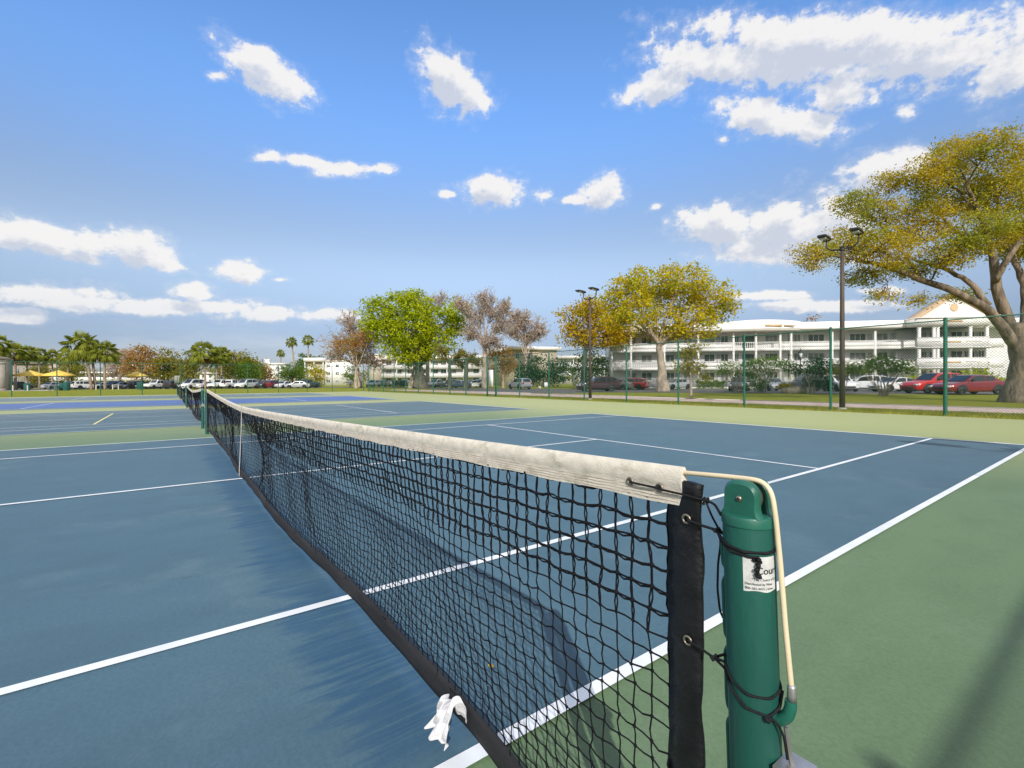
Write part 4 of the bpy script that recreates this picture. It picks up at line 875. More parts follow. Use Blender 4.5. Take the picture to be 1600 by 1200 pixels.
def palm(lab, x, ytop, d, r, lean=0, k=0, tr=.16, tall=False, skirt=True):
    base = g(x, d); z = at(x, ytop, d)[2]; t = thing('palm_tree', lab, 'palm tree', base, 0, 'palm trees beyond the courts' if not tall else 'very tall thin palms on the skyline')
    s = r/1.55*1.0; zc = z-r*.75; top = np.array([lean*CR[0], lean*CR[1], zc]); b = MB(); Q = smooth_path([(0, 0, -.1), (top[0]*.3, top[1]*.3, zc*.5), tuple(top)], 14); b.tube(Q, np.linspace(tr*1.25, tr*.85, 14), 8)
    obj('trunk', b, M['palmbark'], t, True); me, de = WCM if tall else PCM[k % 3]
    for nm, m_, sc, on in (('crown', me, s, 1), ('dead_fronds', de, s*1.0, skirt)):
        if not on: continue
        o = bpy.data.objects.new(nm, m_); COL.objects.link(o); o.parent = t; o.location = top; o.scale = (sc, sc, sc); o.rotation_euler.z = x*.7
    return t
palm('sabal palm at the far left, tallest of the short row beside the taupe wall', 24, 537, 92, 2.1, 0, 0, .2)
palm('small sabal palm second from the taupe wall at the far left', 42, 541, 96, 1.7, .1, 1)
palm('short sabal palm behind the first yellow umbrella, in front of the terracotta roof', 62, 544, 104, 1.7, -.2, 2)
palm('short sabal palm between the first two yellow umbrellas', 82, 547, 106, 1.7, 0, 0)
palm('sabal palm standing just right of the second yellow umbrella', 106, 547, 104, 1.8, .1, 1)
palm('large leaning sabal palm, biggest crown of the left cluster', 143, 521, 92, 3.0, -1.9, 0, .22)
palm('leaning sabal palm right behind the biggest crown of the left cluster', 149, 530, 93, 2.3, -1.0, 1, .2)
palm('upright sabal palm at the right end of the left cluster', 164, 534, 92, 2.4, -.1, 2, .2)
palm('sabal palm with rusty skirt, left and taller of the pair above the white vans', 321, 535, 94, 2.5, -.3, 0, .17)
palm('sabal palm with rusty skirt, middle of the group above the white vans', 338, 545, 96, 1.9, .3, 1, .15)
palm('thin pale stemmed palm, right of the group above the white vans', 346, 542, 104, 1.9, .1, 2, .13, False, False)
palm('very tall thin palm, middle one of three on the skyline left of the white building', 461, 525, 175, 2.5, -1.2, 0, .28, True)
palm('very tall thin palm, rightmost of three on the skyline', 482, 522, 178, 2.6, 0, 0, .28, True)
palm('small distant thin palm, leftmost of three on the skyline', 439, 545, 210, 2.2, 0, 0, .25, True)
palm('palm with drooping fronds cut by the left edge of the picture', -4, 524, 84, 2.0, .1, 1, .2)

# ------------------------------------------------------------------ buildings
CFH = np.array([CF[0], CF[1]]); CFH /= np.linalg.norm(CFH); CRH = np.array([CFH[1], -CFH[0]])
def window(t, x0, x1, z0, z1, y, glass=None, muntins=1, out=.05):
    """frame part with its pane as sub-part, on the local wall plane y (outside is -y)"""
    b = MB(); f = .05
    b.b2((x0-f, y-out, z0-f), (x1+f, y-.004, z0)); b.b2((x0-f, y-out, z1), (x1+f, y-.004, z1+f)); b.b2((x0-f, y-out, z0), (x0, y-.004, z1)); b.b2((x1, y-out, z0), (x1+f, y-.004, z1))
    for k in range(muntins):
        xm = x0+(x1-x0)*(k+1)/(muntins+1); b.b2((xm-.025, y-out*.9, z0), (xm+.025, y-.006, z1))
    w = obj('window', b, M['wallw'], t); p = MB(); p.b2((x0, y-.02, z0), (x1, y-.003, z1)); obj('pane', p, M[glass or random.choice(['glass', 'glass', 'blind'])], w); return w
def porch_building():
    P0 = gd(956, 72); P1 = gd(1437, 66.2); d = (P1-P0)[:2]; LEN = np.linalg.norm(d); d /= LEN; rz = math.atan2(d[1], d[0])
    t = thing('apartment_building', 'long white three storey apartment building with open galleries and a gabled porch', 'building', P0, rz)
    nrm = np.array([-d[1], d[0]])
    def sx(x, yl=0.0):                                      # picture column -> local x on the facade plane y = yl
        q = ray(x, 596)[:2]; A = np.array([[q[0], -d[0]], [q[1], -d[1]]]); k = np.linalg.solve(A, P0[:2]+nrm*yl-CAM[:2]); return float(k[1])
    FH, S1, EV, RT = 2.76, .25, 8.45, 9.55; F = [S1, S1+FH, S1+2*FH]; YB = 1.75
    b = MB(); b.b2((-.1, YB, 0), (LEN+22, 15, EV-.02)); obj('wall', b, M['wallg'], t)
    b = MB(); b.b2((-.15, -.1, -.05), (LEN+16, YB, S1-.06)); obj('plinth', b, M['wallg'], t)
    # end wall of the gallery and the slabs
    b = MB()
    for z in F[1:]: b.b2((-.12, .02, z-.20), (LEN, YB-.002, z))
    obj('gallery_floor', b, M['wallw'], t)
    roof = MB(); prof = [(-.75, EV), (-.80, EV+.22), (-.62, RT-.10), (-.5, RT), (15.4, RT), (15.4, EV)]
    roof.add([(x, y, z) for x in (-.6, LEN+22) for y, z in prof], [(0, 1, 7, 6), (1, 2, 8, 7), (2, 3, 9, 8), (3, 4, 10, 9), (4, 5, 11, 10), (5, 0, 6, 11), (5, 4, 3, 2, 1, 0), (6, 7, 8, 9, 10, 11)])
    rf = obj('roof', roof, M['roofw'], t)
    cols = [956, 986, 1038, 1091, 1146, 1181, 1219, 1236, 1300, 1367, 1434]; X = [sx(c) for c in cols]
    for x in X:
        b = MB(); b.b2((x-.13, -.14, -.03), (x+.13, .14, EV-.005)); 
        for z in (F[1]-.22, F[2]-.22): b.b2((x-.17, -.18, z-.10), (x+.17, .16, z))
        obj('column', b, M['wallw'], t)
    for fi, z in enumerate(F[1:]):
        for k in range(len(X)-1):
            x0, x1 = X[k]+.135, X[k+1]-.135; b = MB(); op = k in (0, 4, 5) or (k == 1 and fi == 0)
            b.b2((x0, -.07, z-.26), (x1, .015, z+.16)); b.b2((x0, -.10, z+.93), (x1, .10, z+1.03))
            if op:
                n = max(4, int((x1-x0)/.26))
                for j in range(n):
                    xx = x0+(j+.5)*(x1-x0)/n; b.lathe([(.05, z+.16), (.075, z+.28), (.08, z+.42), (.04, z+.62), (.04, z+.75), (.07, z+.84), (.07, z+.93)], 6, (xx, 0, 0))
            else:
                b.b2((x0, -.05, z+.16), (x1, .03, z+.74)); n = max(3, int((x1-x0)/.30)); m0, m1 = int(n*.28), int(n*.80)
                for j in range(n):
                    a = x0+j*(x1-x0)/n; c = x0+(j+1)*(x1-x0)/n
                    if m0 <= j < m1: b.b2((a+.10, -.05, z+.74), (c-.04, .03, z+.93))
                    else: b.b2((a, -.05, z+.74), (c, .03, z+.93))
            obj('balustrade', b, M['wallw'], t, False)
    # bowed bay: a raised, curved parapet over the middle of the long front
    xa, xb = sx(1122), sx(1248); n = 22; V = []
    for i in range(n+1):
        s = i/n; x = xa+(xb-xa)*s; bow = sin(pi*s); V.append([(x, -.66-.75*bow, EV-.06), (x, -.84-.75*bow, EV+.2), (x, -.74-.7*bow, RT+.02+.34*bow**.6), (x, .6, RT+.02+.34*bow**.6), (x, .6, EV-.06)])
    V = np.array(V); r2 = MB(); r2.grid(V); r2.poly(V[0]); r2.poly(V[-1][::-1]); r2.add(V[:, [4, 0]].reshape(-1, 3), [(2*i, 2*i+1, 2*i+3, 2*i+2) for i in range(n)]); obj('bowed_parapet', r2, M['roofw'], t, True, autosm=40)
    o_ = MB(); xm = sx(1202)
    o_.b2((xm-1.15, -1.58, EV+.42), (xm+1.15, -1.42, EV+.75)); o_.b2((xm-3.0, -1.50, EV+.50), (xm-1.5, -1.30, EV+.62)); o_.b2((xm+1.5, -1.50, EV+.50), (xm+3.0, -1.28, EV+.62)); obj('ornament', o_, M['trim'], t)
    # windows and doors behind the gallery
    wins = [(988, 993), (1003, 1018), (1041, 1053), (1069, 1080), (1101, 1116), (1127, 1137), (1148, 1154), (1196, 1214), (1231, 1235), (1241, 1250), (1263, 1287), (1328, 1352), (1371, 1386), (1403, 1423)]
    for fi, z in enumerate(F):
        for a, c in wins:
            x0, x1 = sx(a, YB), sx(c, YB); window(t, x0, x1, z+1.0, z+2.12, YB, 'glass' if (a*7+fi*3) % 5 < 3 else 'blind', 2 if c-a > 16 else 1)
        for a, c in ((1160, 1178), (982, 985), (1056, 1062), (1120, 1125), (1256, 1261), (1311, 1318), (1356, 1362), (1391, 1397)):
            x0, x1 = sx(a, YB), sx(c, YB); b = MB(); b.b2((x0, YB-.06, z+.02), (x1, YB-.003, z+2.12)); dr = obj('door', b, M['glass' if a == 1160 else 'doorw'], t)
            b = MB(); b.lathe([(.001, 0), (.04, 0), (.04, .05), (.001, .06)], 8, (x1-.12, YB-.12, z+1.0), 'y'); obj('handle', b, M['steel'], dr)
    # gabled porch at the right, standing forward of the long front
    YP = -2.6; xl, xr = sx(1433, YP), sx(1545, YP)
    for a in (1437, 1460, 1466, 1517, 1545):
        x = sx(a, YP); x = min(max(x, xl+.15), xr-.15); b = MB(); b.b2((x-.15, YP-.02, -.03), (x+.15, YP+.28, EV-.005))
        for z in (F[1]-.36, F[2]-.36, EV-.18): b.b2((x-.20, YP-.06, z-.10), (x+.20, YP+.32, z))
        obj('column', b, M['wallw'], t)
    for z in F[1:]:
        b = MB(); b.b2((xl, YP-.10, z-.14), (xr, YP+.10, z+1.05)); b.b2((xl-.12, YP-.22, z-.34), (xr+.12, YP+.2, z-.20)); b.b2((xl, YP-.16, z+1.05), (xr, YP+.14, z+1.12)); b.b2((xl, YP+.10, z-.2), (xr, YB-.01, z-.01)); bs = obj('balustrade', b, M['wallw'], t)
        o_ = MB(); xm = (xl+xr)/2
        o_.b2((xm-.95, YP-.13, z+.36), (xm+.95, YP-.09, z+.60)); obj('ornament', o_, M['trim'], bs)
        o_ = MB(); [o_.add([(xm+s*1.5, YP-.12, z+.50), (xm+s*3.4, YP-.12, z+.44), (xm+s*3.4, YP-.12, z+.50), (xm+s*1.5, YP-.12, z+.58)], [(0, 1, 2, 3)]) for s in (-1, 1)]; obj('ornament_line', o_, M['wallt'], bs)
    b = MB(); b.b2((xl-.2, YP-.3, EV), (xr+.2, YB, RT-.12)); b.b2((xl-.35, YP-.5, RT-.12), (xr+.35, YB-.02, RT+.02)); obj('entablature', b, M['roofw'], t)
    o_ = MB(); o_.b2((xm-.95, YP-.36, EV+.42), (xm+.95, YP-.30, EV+.68)); obj('ornament', o_, M['trim'], t)
    pk = RT+3.15; b = MB(); V = [(xl-.1, YP-.25, RT+.02), (xr+.1, YP-.25, RT+.02), (xm, YP-.25, pk-.15), (xl-.1, YP+1.6, RT+.02), (xr+.1, YP+1.6, RT+.02), (xm, YP+1.6, pk-.15)]
    b.add(V, [(0, 1, 2), (5, 4, 3), (0, 2, 5, 3), (1, 4, 5, 2)]); gb = obj('gable', b, M['roofw'], t)
    tb = MB()
    for s, x0 in ((1, xl-.35), (-1, xr+.35)):
        tb.add([(x0, YP-.5, RT+.02), (x0+s*.35, YP-.5, RT+.02), (xm, YP-.5, pk-.30), (xm, YP-.5, pk), (x0, YP+1.7, RT+.02), (x0+s*.35, YP+1.7, RT+.02), (xm, YP+1.7, pk-.30), (xm, YP+1.7, pk)], [(0, 1, 2, 3), (3, 7, 4, 0), (1, 5, 6, 2), (7, 6, 5, 4)])
    obj('gable_trim', tb, M['trim'], gb); md = MB().lathe([(.001, -.06), (.45, -.06), (.52, 0), (.45, .03), (.001, .03)], 20, (xm, YP-.27, RT+1.25), 'y'); obj('medallion', md, M['trim'], gb, True, autosm=40)
    YW = YB-.3; b = MB(); b.b2((xl, YW, 0), (xr, YB+.1, EV-.03)); obj('porch_wall', b, M['wallg'], t)
    for fi, z in enumerate(F):
        for a, c, gl in ((1440, 1447, 'blind'), (1453, 1459, 'glass'), (1470, 1474, 'glass'), (1486, 1503, 'glass'), (1507, 1514, 'glass'), (1523, 1526, 'glass'), (1529, 1537, 'glass')):
            window(t, sx(a, YW), sx(c, YW), z+.75, z+2.15, YW, gl, 1)
    # wing beyond the porch, its galleries turned a little away
    for z in F[1:]:
        b = MB(); b.b2((xr+.2, -.6, z-.25), (xr+3.4, -.45, z+1.0)); b.b2((xr+.2, -.45, z-.2), (xr+3.4, YB-.01, z-.005)); obj('balustrade', b, M['wallw'], t)
    for fi, z in enumerate(F): window(t, xr+.7, xr+2.3, z+1.0, z+2.1, YB, 'glass', 1)
    return t
porch_building()
def block(name, lab, x0, x1, ytop, d, floors, wall, turn=0, depth=12, roofm='roofw', over=.5, rows=(), par=None, zc=(.9, 2.1), fas=.5, cat='building', slope=0, galleries=False, colpx=(), roofh=0, glass='glass'):
    """a distant block: face between two picture columns at depth d, turned about its left end"""
    if turn is None: turn = math.atan((800-(x0+x1)/2)/FPX)*.85   # square on to the courts
    P0 = gd(x0, d); dr = cos(turn)*CRH+sin(turn)*CFH; q = ray(x1, 596)[:2]; w = float(np.linalg.solve(np.array([[q[0], -dr[0]], [q[1], -dr[1]]]), P0[:2]-CAM[:2])[1]); rz = math.atan2(dr[1], dr[0])
    t = thing(name, lab, cat, P0, rz); H = at((x0+x1)/2, ytop, d)[2]; fh = (H-fas-.15)/floors
    b = MB(); y0 = 1.5 if galleries else 0; b.b2((0, y0, 0), (w, depth, H-fas)); obj('wall', b, M[wall], t)
    b = MB()
    if roofh:
        e = H-fas; b.add([(-over, -over, e), (w+over, -over, e), (w+over, depth+over, e), (-over, depth+over, e), (w*.12, depth*.5, e+roofh), (w*.88, depth*.5, e+roofh)], [(0, 1, 5, 4), (1, 2, 5), (2, 3, 4, 5), (3, 0, 4), (3, 2, 1, 0)])
    else: b.b2((-over, -over, H-fas), (w+over, depth+over, H))
    obj('roof', b, M[roofm], t)
    if galleries:
        for k in range(1, floors):
            b = MB(); b.b2((0, 0, k*fh-.2), (w, .12, k*fh+1.05)); b.b2((0, .12, k*fh-.2), (w, 1.5, k*fh)); obj('balcony', b, M['wallw'], t)
        for s in np.linspace(.01, .99, max(3, int(w/4.2))): b = MB(); b.b2((s*w-.14, .122, 0), (s*w+.14, .36, H-fas)); obj('column', b, M['wallw'], t)
    for k in range(floors):
        for a, c in rows: window(t, a*w, c*w, k*fh+zc[0], k*fh+zc[1], y0, glass if (k+int(a*50)) % 4 else 'blind', 1)
    return t, w
block('apartment_building', 'white three storey gallery building behind the lime green tree', 592, 752, 556, 139, 3, 'wallg', .0, 14, galleries=True, rows=[(s, s+.05) for s in (.06, .16, .27, .40, .52, .60, .70, .82, .92)], zc=(1.0, 2.2), fas=1.0)
block('stair_tower', 'pale peach blank stair tower left of the gallery building behind the lime green tree', 577, 591.5, 553, 136, 3, 'wallp', 0, 10, over=.3, rows=(), fas=.4)
block('apartment_building', 'cream flat roofed building with blank end wall, behind the dark evergreen mass', 800, 870, 541, 118, 3, 'wallc', .32, 26, roofm='roofw', over=.9, rows=[(.08, .16), (.3, .4)], fas=.8)
block('apartment_building', 'far white building glimpsed between the cream one and the amber tree', 868, 952, 556, 165, 3, 'wallw', -.1, 12, galleries=True, rows=[(s, s+.07) for s in (.1, .3, .5, .7, .85)], fas=.9)
block('apartment_building', 'low white block glimpsed under the amber tree, beside the long white building', 905, 950, 572, 100, 2, 'wallw', .0, 10, rows=[(.2, .35), (.6, .75)], fas=.5)
wb = block('apartment_building', 'plain white three storey block with small windows, left of the bare tree', 506, 545, 563, 178, 3, 'wallw', .12, 14, over=.25, rows=[(.12, .25), (.48, .60)], zc=(1.05, 2.05), fas=.55)
block('porch', 'white columned porch with flat roof at the left of the plain white end wall', 476, 505, 559, 176, 3, 'wallc', .05, 6, over=.3, rows=[(.3, .45)], fas=1.4, galleries=True)
block('apartment_building', 'distant white stepped building between the dark green tree and the white cars', 418, 447, 567, 190, 3, 'wallw', None, 12, over=.3, rows=[(.45, .62), (.72, .92)], fas=.6)
block('stair_tower', 'small white tower rising above the distant white stepped building', 414, 421, 561, 194, 3, 'wallw', None, 4, over=.2, fas=.4)
block('apartment_building', 'long low white building behind the left row of palms and cars', 66, 282, 580, 150, 2, 'wallw', None, 12, rows=[(s, s+.03) for s in np.linspace(.03, .94, 14)], fas=.5, galleries=True)
block('house', 'terracotta roofed house behind the short palms at the far left', 40, 92, 563, 158, 2, 'wallp', None, 12, roofm='rooft', over=.7, rows=[(.1, .2), (.3, .4), (.6, .7), (.8, .9)], fas=.4, roofh=1.6)
block('house', 'small red roofed house above the third yellow umbrella', 206, 252, 566, 190, 2, 'wallw', None, 12, roofm='rooft', over=.5, rows=[(.2, .3), (.6, .7)], fas=.4, roofh=1.4)
block('house', 'low white house with porch arch behind the pair of palms', 312, 336, 582, 140, 2, 'wallw', None, 8, rows=[(.15, .3), (.6, .75)], fas=.4)
block('apartment_building', 'grey brown roofed low building behind the first yellow umbrella', 14, 66, 566, 128, 2, 'wallt', None, 14, roofm='wallt', over=.6, rows=[(.2, .3), (.5, .6), (.8, .9)], fas=.4)
ch, w_ = block('clubhouse', 'taupe stucco clubhouse with corner pilasters, cut by the left edge of the picture', -110, 10, 555, 76, 1, 'wallt', None, 9, roofm='wallt', over=.12, fas=.5, rows=[(.5, .6)], zc=(1.0, 2.4))
b = MB()
for x in (w_-.55, w_-3.5): b.b2((x-.45, -.22, 0), (x+.45, -.002, 4.6)); b.b2((x-.55, -.30, 4.6), (x+.55, -.002, 4.95)); b.b2((x-.55, -.30, 0), (x+.55, -.22, .35))
obj('pilaster', b, M['wallt'], ch)

# ------------------------------------------------------------------ parking lots and drive
def quad(name, pts, z, m): b = MB(); b.poly([(p[0], p[1], z) for p in pts]); return struct(name, b, m)
quad('parking_lot', [gd(930, 50.5), gd(1700, 34.5), gd(1700, 57), gd(930, 70)], -.016, M['asphalt'])
quad('road', [gd(755, 56), gd(890, 46), gd(935, 51), gd(930, 70), gd(800, 78), gd(690, 92), gd(560, 104), gd(560, 116), gd(500, 124), gd(480, 108), gd(640, 88)][::-1], -.022, M['asphalt'])
quad('parking_lot', [gd(-150, 93), gd(500, 95), gd(500, 112), gd(-150, 112)][::-1], -.014, M['asphalt'])
quad('patio', [gd(-60, 76), gd(84, 79), gd(84, 90), gd(-60, 90)], -.012, M['kerb'])

# ------------------------------------------------------------------ cars
def car_parts(kind):
    """+X is forward. Returns meshes of body, glass, arches etc. built from cross-sections"""
    if kind == 'sedan': Ln, Wd, st, gh, bz = 4.75, .91, [(-2.37,.30,.70,.72),(-2.33,.26,.88,.84),(-1.95,.24,.99,.90),(-1.45,.24,1.0,.91),(-.6,.22,.95,.91),(.6,.22,.93,.91),(1.05,.22,.93,.905),(1.5,.24,.87,.89),(2.0,.24,.80,.86),(2.27,.26,.68,.78),(2.37,.32,.56,.66)], [(-1.72,.99),(-1.05,1.40),(-.25,1.46),(.30,1.42),(1.12,.93)], .66
    elif kind == 'suv': Ln, Wd, st, gh, bz = 4.65, .93, [(-2.32,.36,.80,.80),(-2.30,.30,1.02,.88),(-2.0,.28,1.08,.92),(-1.4,.27,1.06,.93),(-.5,.27,1.03,.93),(.6,.27,1.02,.93),(1.0,.27,1.03,.92),(1.45,.28,1.00,.91),(1.95,.28,.93,.88),(2.22,.32,.80,.82),(2.32,.38,.64,.72)], [(-2.26,1.06),(-1.95,1.60),(-1.0,1.70),(.15,1.66),(1.02,1.03)], .70
    elif kind == 'pickup': Ln, Wd, st, gh, bz = 5.5, .98, [(-2.75,.50,1.0,.93),(-2.72,.44,1.08,.95),(-2.2,.42,1.10,.96),(-.75,.40,1.10,.97),(-.70,.38,1.12,.97),(.4,.38,1.10,.97),(.95,.38,1.12,.97),(1.3,.40,1.14,.96),(2.2,.40,1.10,.95),(2.65,.44,1.0,.92),(2.75,.50,.80,.86)], [(-.78,1.12),(-.62,1.82),(-.1,1.86),(.5,1.84),(1.12,1.13)], .80
    else: Ln, Wd, st, gh, bz = 5.0, .98, [(-2.5,.36,1.0,.90),(-2.47,.32,1.15,.94),(-2.0,.30,1.18,.97),(-1,.30,1.16,.98),(.4,.30,1.14,.98),(1.1,.30,1.12,.98),(1.45,.30,1.10,.96),(1.9,.30,1.02,.93),(2.3,.32,.88,.87),(2.5,.4,.66,.76)], [(-2.44,1.17),(-2.32,1.88),(-1.2,1.96),(.55,1.92),(1.62,1.07)], .75
    body = MB(); V = []
    for x, zb, zt, hw in st:
        zm = (zb+zt)/2+.04; V.append([(x,-hw*.88,zb),(x,-hw*.985,zb+.10),(x,-hw,zm),(x,-hw*.97,zt-.06),(x,-hw*.90,zt),(x,-hw*.45,zt+.025),(x,hw*.45,zt+.025),(x,hw*.90,zt),(x,hw*.97,zt-.06),(x,hw,zm),(x,hw*.985,zb+.10),(x,hw*.88,zb)])
    V = np.array(V); body.grid(V, True); body.poly(V[0]); body.poly(V[-1][::-1])
    def belt(x): return np.interp(x, [s[0] for s in st], [s[2] for s in st])
    wr = Wd*.80; wb = Wd*.90
    # greenhouse: rings from belt to roof
    N_ = 13; xs0 = np.linspace(gh[0][0], gh[-1][0], N_); G = []
    rx = [p[0] for p in gh]; rzv = [p[1] for p in gh]
    for x in xs0:
        zt = np.interp(x, rx, rzv); zb = belt(x)-.02; k = np.clip((zt-zb)/.5, 0, 1); w1 = wb+(wr-wb)*k
        G.append([(x,-wb,zb),(x,-(wb*.35+w1*.65),zb+(zt-zb)*.62),(x,-w1,zt-.05*k),(x,-w1*.72,zt),(x,0,zt+.012*k),(x,w1*.72,zt),(x,w1,zt-.05*k),(x,(wb*.35+w1*.65),zb+(zt-zb)*.62),(x,wb,zb)])
    body.grid(np.array(G)[::-1])
    glass = MB(); e = .012
    def side_pt(x, s, sd):
        zt = np.interp(x, rx, rzv); zb = belt(x)-.02; k = np.clip((zt-zb)/.5, 0, 1); w1 = wb+(wr-wb)*k; z = zb+(zt-zb)*s
        w = np.interp(s, [0, .62, 1], [wb, wb*.35+w1*.65, w1]); return (x, sd*(w+e), z)
    a0, a1 = gh[0][0], gh[-1][0]; r0, r1 = gh[1][0], gh[3][0]
    pil = [(a0+.55*(r0-a0)+.18, r0+.42*(r1-r0)-.05), (r0+.42*(r1-r0)+.05, r1-.02+.45*(a1-r1))]
    if kind in ('suv', 'van'): pil = [(a0+.35, r0+.55)] + [(r0+.66, r0+.56*(r1-r0)), (r0+.56*(r1-r0)+.10, r1+.45*(a1-r1))]
    if kind == 'pickup': pil = [(a0+.20, .10), (.20, r1+.45*(a1-r1))]
    for sd in (-1, 1):
        for p, q in pil:
            xx = np.linspace(p, q, 6); g_ = []
            for s in (.10, .45, .84): g_.append([side_pt(x+(0 if s < .5 else (.0)), s if np.interp(x, rx, rzv)-belt(x) > .25 else s*.8, sd) for x in xx])
            g_ = np.array(g_); glass.grid(g_ if sd > 0 else g_[::-1])
    def screen(xa, xb, wdn, back):
        xx = np.linspace(xa, xb, 5); g_ = []
        for x in xx:
            zt = np.interp(x, rx, rzv); zb = belt(x); k = np.clip((zt-zb)/.5, 0, 1); w1 = (wb+(wr-wb)*k)*wdn; o = (-e if back else e)
            g_.append([(x+o*1.4, y*w1, zt+.014+.006*(1-y*y)) for y in (-.86, -.4, 0, .4, .86)])
        g_ = np.array(g_); glass.grid(g_ if not back else g_[::-1])
    if kind in ('suv', 'van', 'pickup'): screen(a0+.02, r0-.05, .86, True)
    else: screen(a0+.12, r0-.06, .9, True)
    screen(r1+.06, a1-.10, .92, False)
    arch = MB(); wheels = []; wxs = (-Ln*.285, Ln*.30); R = .34 if kind == 'sedan' else .37
    for x in wxs:
        for sd in (-1, 1):
            n = 16; hwx = np.interp(x, [s[0] for s in st], [s[3] for s in st]); pts = [(x+(R+.07)*cos(a), R+(R+.07)*sin(a)) for a in np.linspace(-.25, pi+.25, n)]
            arch.slab([(p[0], p[1]) for p in pts], 0, .012); v = arch.v[-1]; arch.v[-1] = np.stack([v[:, 0], sd*(hwx+.004-.012*0)+sd*(v[:, 2]-.004), v[:, 1]], -1)
            wheels.append((x, sd*(hwx-.09), R, sd))
    trim = MB(); trim.b2((-Ln/2+.1, -Wd*.80, .20), (Ln/2-.1, Wd*.80, .32)); trim.b2((Ln/2-.04, -.45, .40), (Ln/2+.012, .45, .56)); trim.b2((-Ln/2-.012, -Wd*.7, .36), (-Ln/2+.05, Wd*.7, .46))
    if kind == 'pickup': trim.b2((-2.6, -.82, 1.085), (-.85, .82, 1.135))
    for sd in (-1, 1): trim.box((r1+.45, sd*(Wd+.10), belt(r1)+.10), (.12, .20, .14))
    lam = []
    for sd in (-1, 1):
        zf = np.interp(Ln/2-.15, [s[0] for s in st], [s[2] for s in st]); lam.append(('headlight', 'clear_l', MB().box((Ln/2-.13, sd*Wd*.70, zf-.10), (.26, .30, .13))))
        zr = np.interp(-Ln/2+.03, [s[0] for s in st], [s[2] for s in st]); lam.append(('tail_light', 'red_l', MB().box((-Ln/2+.06, sd*Wd*.76, zr-.10), (.16, .24, .26 if kind != 'sedan' else .15))))
    return body, glass, arch, trim, lam, wheels
CARG = 'cars parked beyond the courts'
PROTO = {}
def make_car(kind):
    body, glass, arch, trim, lam, wheels = car_parts(kind); t = thing('parked_car', 'x', {'sedan': 'car', 'suv': 'car', 'pickup': 'pickup truck', 'van': 'van'}[kind], (0, 0, 0), 0, CARG)
    obj('body', body, PAINT['white'], t, True, autosm=38); obj('window_glass', glass, M['cglass'], t, True); obj('wheel_arch', arch, M['trimb'], t); obj('bumper_trim', trim, M['trimb'], t)
    for nm, m_, mb in lam: obj(nm, mb, M[m_], t)
    for x, y, R, sd in wheels:
        w = MB().lathe([(R*.60, -.10), (R*.92, -.11), (R, -.07), (R, .07), (R*.92, .11), (R*.60, .10)], 20, (x, y, R), 'y'); wo = obj('tyre', w, M['tyre'], t, True, autosm=50); wo.name = 'wheel'
        r = MB(); r.lathe([(.001, sd*-.085), (R*.16, sd*-.085), (R*.18, sd*-.06), (R*.62, sd*-.055), (R*.66, sd*-.112)], 20, (x, y, R), 'y')
        for k in range(5):
            a = k*2*pi/5; r.box((x+R*.36*cos(a), y+sd*.085, R+R*.36*sin(a)), (.07, .02, .07))
        obj('rim', r, M['rim'], wo, True, autosm=40)
    return t
for k in ('sedan', 'suv', 'pickup', 'van'): PROTO[k] = [make_car(k), False]
def car(kind, x, d, th, paint, lab, sc=1.0, z=0.0):
    p = PROTO[kind]
    if p[1]: o = copy_tree(p[0])
    else: o = p[0]; p[1] = True
    o.location = gd(x, d, -.014+z); v = cos(radians(th))*CRH+sin(radians(th))*CFH; o.rotation_euler.z = math.atan2(v[1], v[0]); o.scale = (sc, sc, sc); o['label'] = lab
    for c in kids(o):
        if c.name.split('.')[0] == 'body':
            s = c.material_slots[0]; s.link = 'OBJECT'; s.material = PAINT[paint]
    return o
car('suv', 1458, 41, 186, 'red', 'bright red crossover parked nose left, behind the dark red sedan', 1.06)
car('sedan', 1513, 37.5, 184, 'darkred', 'dark red sedan in front of the bright red crossover, left of the oak trunk', 1.08)
car('sedan', 1398, 47, 188, 'white', 'white sedan parked nose left, just left of the bright red crossover', 1.0)
car('suv', 1349, 52, 152, 'white', 'white crossover behind the open crowned small tree, left of the white sedan', 1.0)
car('suv', 1312, 49, 258, 'white', 'white car partly hidden behind the taller lamp post', 1.0)
car('pickup', 1262, 50, 180, 'black', 'black vehicle hidden behind the dark rounded shrub', .95)
car('sedan', 1207, 53, 258, 'silver', 'silver car facing out, below the white sign on the green post', 1.0)
car('suv', 1155, 52, 238, 'grey', 'grey car behind the leftmost shrub, facing the courts', .95)
car('sedan', 1056, 65, 206, 'silver', 'silver sedan parked right of the yellow green tree trunk', 1.0)
car('suv', 987, 65, 146, 'red', 'red hatchback seen from behind, left of the yellow green tree trunk', .95)
car('suv', 934, 54.5, 186, 'maroon', 'dark maroon crossover parked sideways beside the shorter lamp post', 1.02)
car('sedan', 961, 62, 150, 'grey', 'grey car mostly hidden between the maroon crossover and the red hatchback', 1.0)
car('suv', 812, 71, 118, 'silver', 'silver sport utility driving away on the road beyond the gate', 1.0)
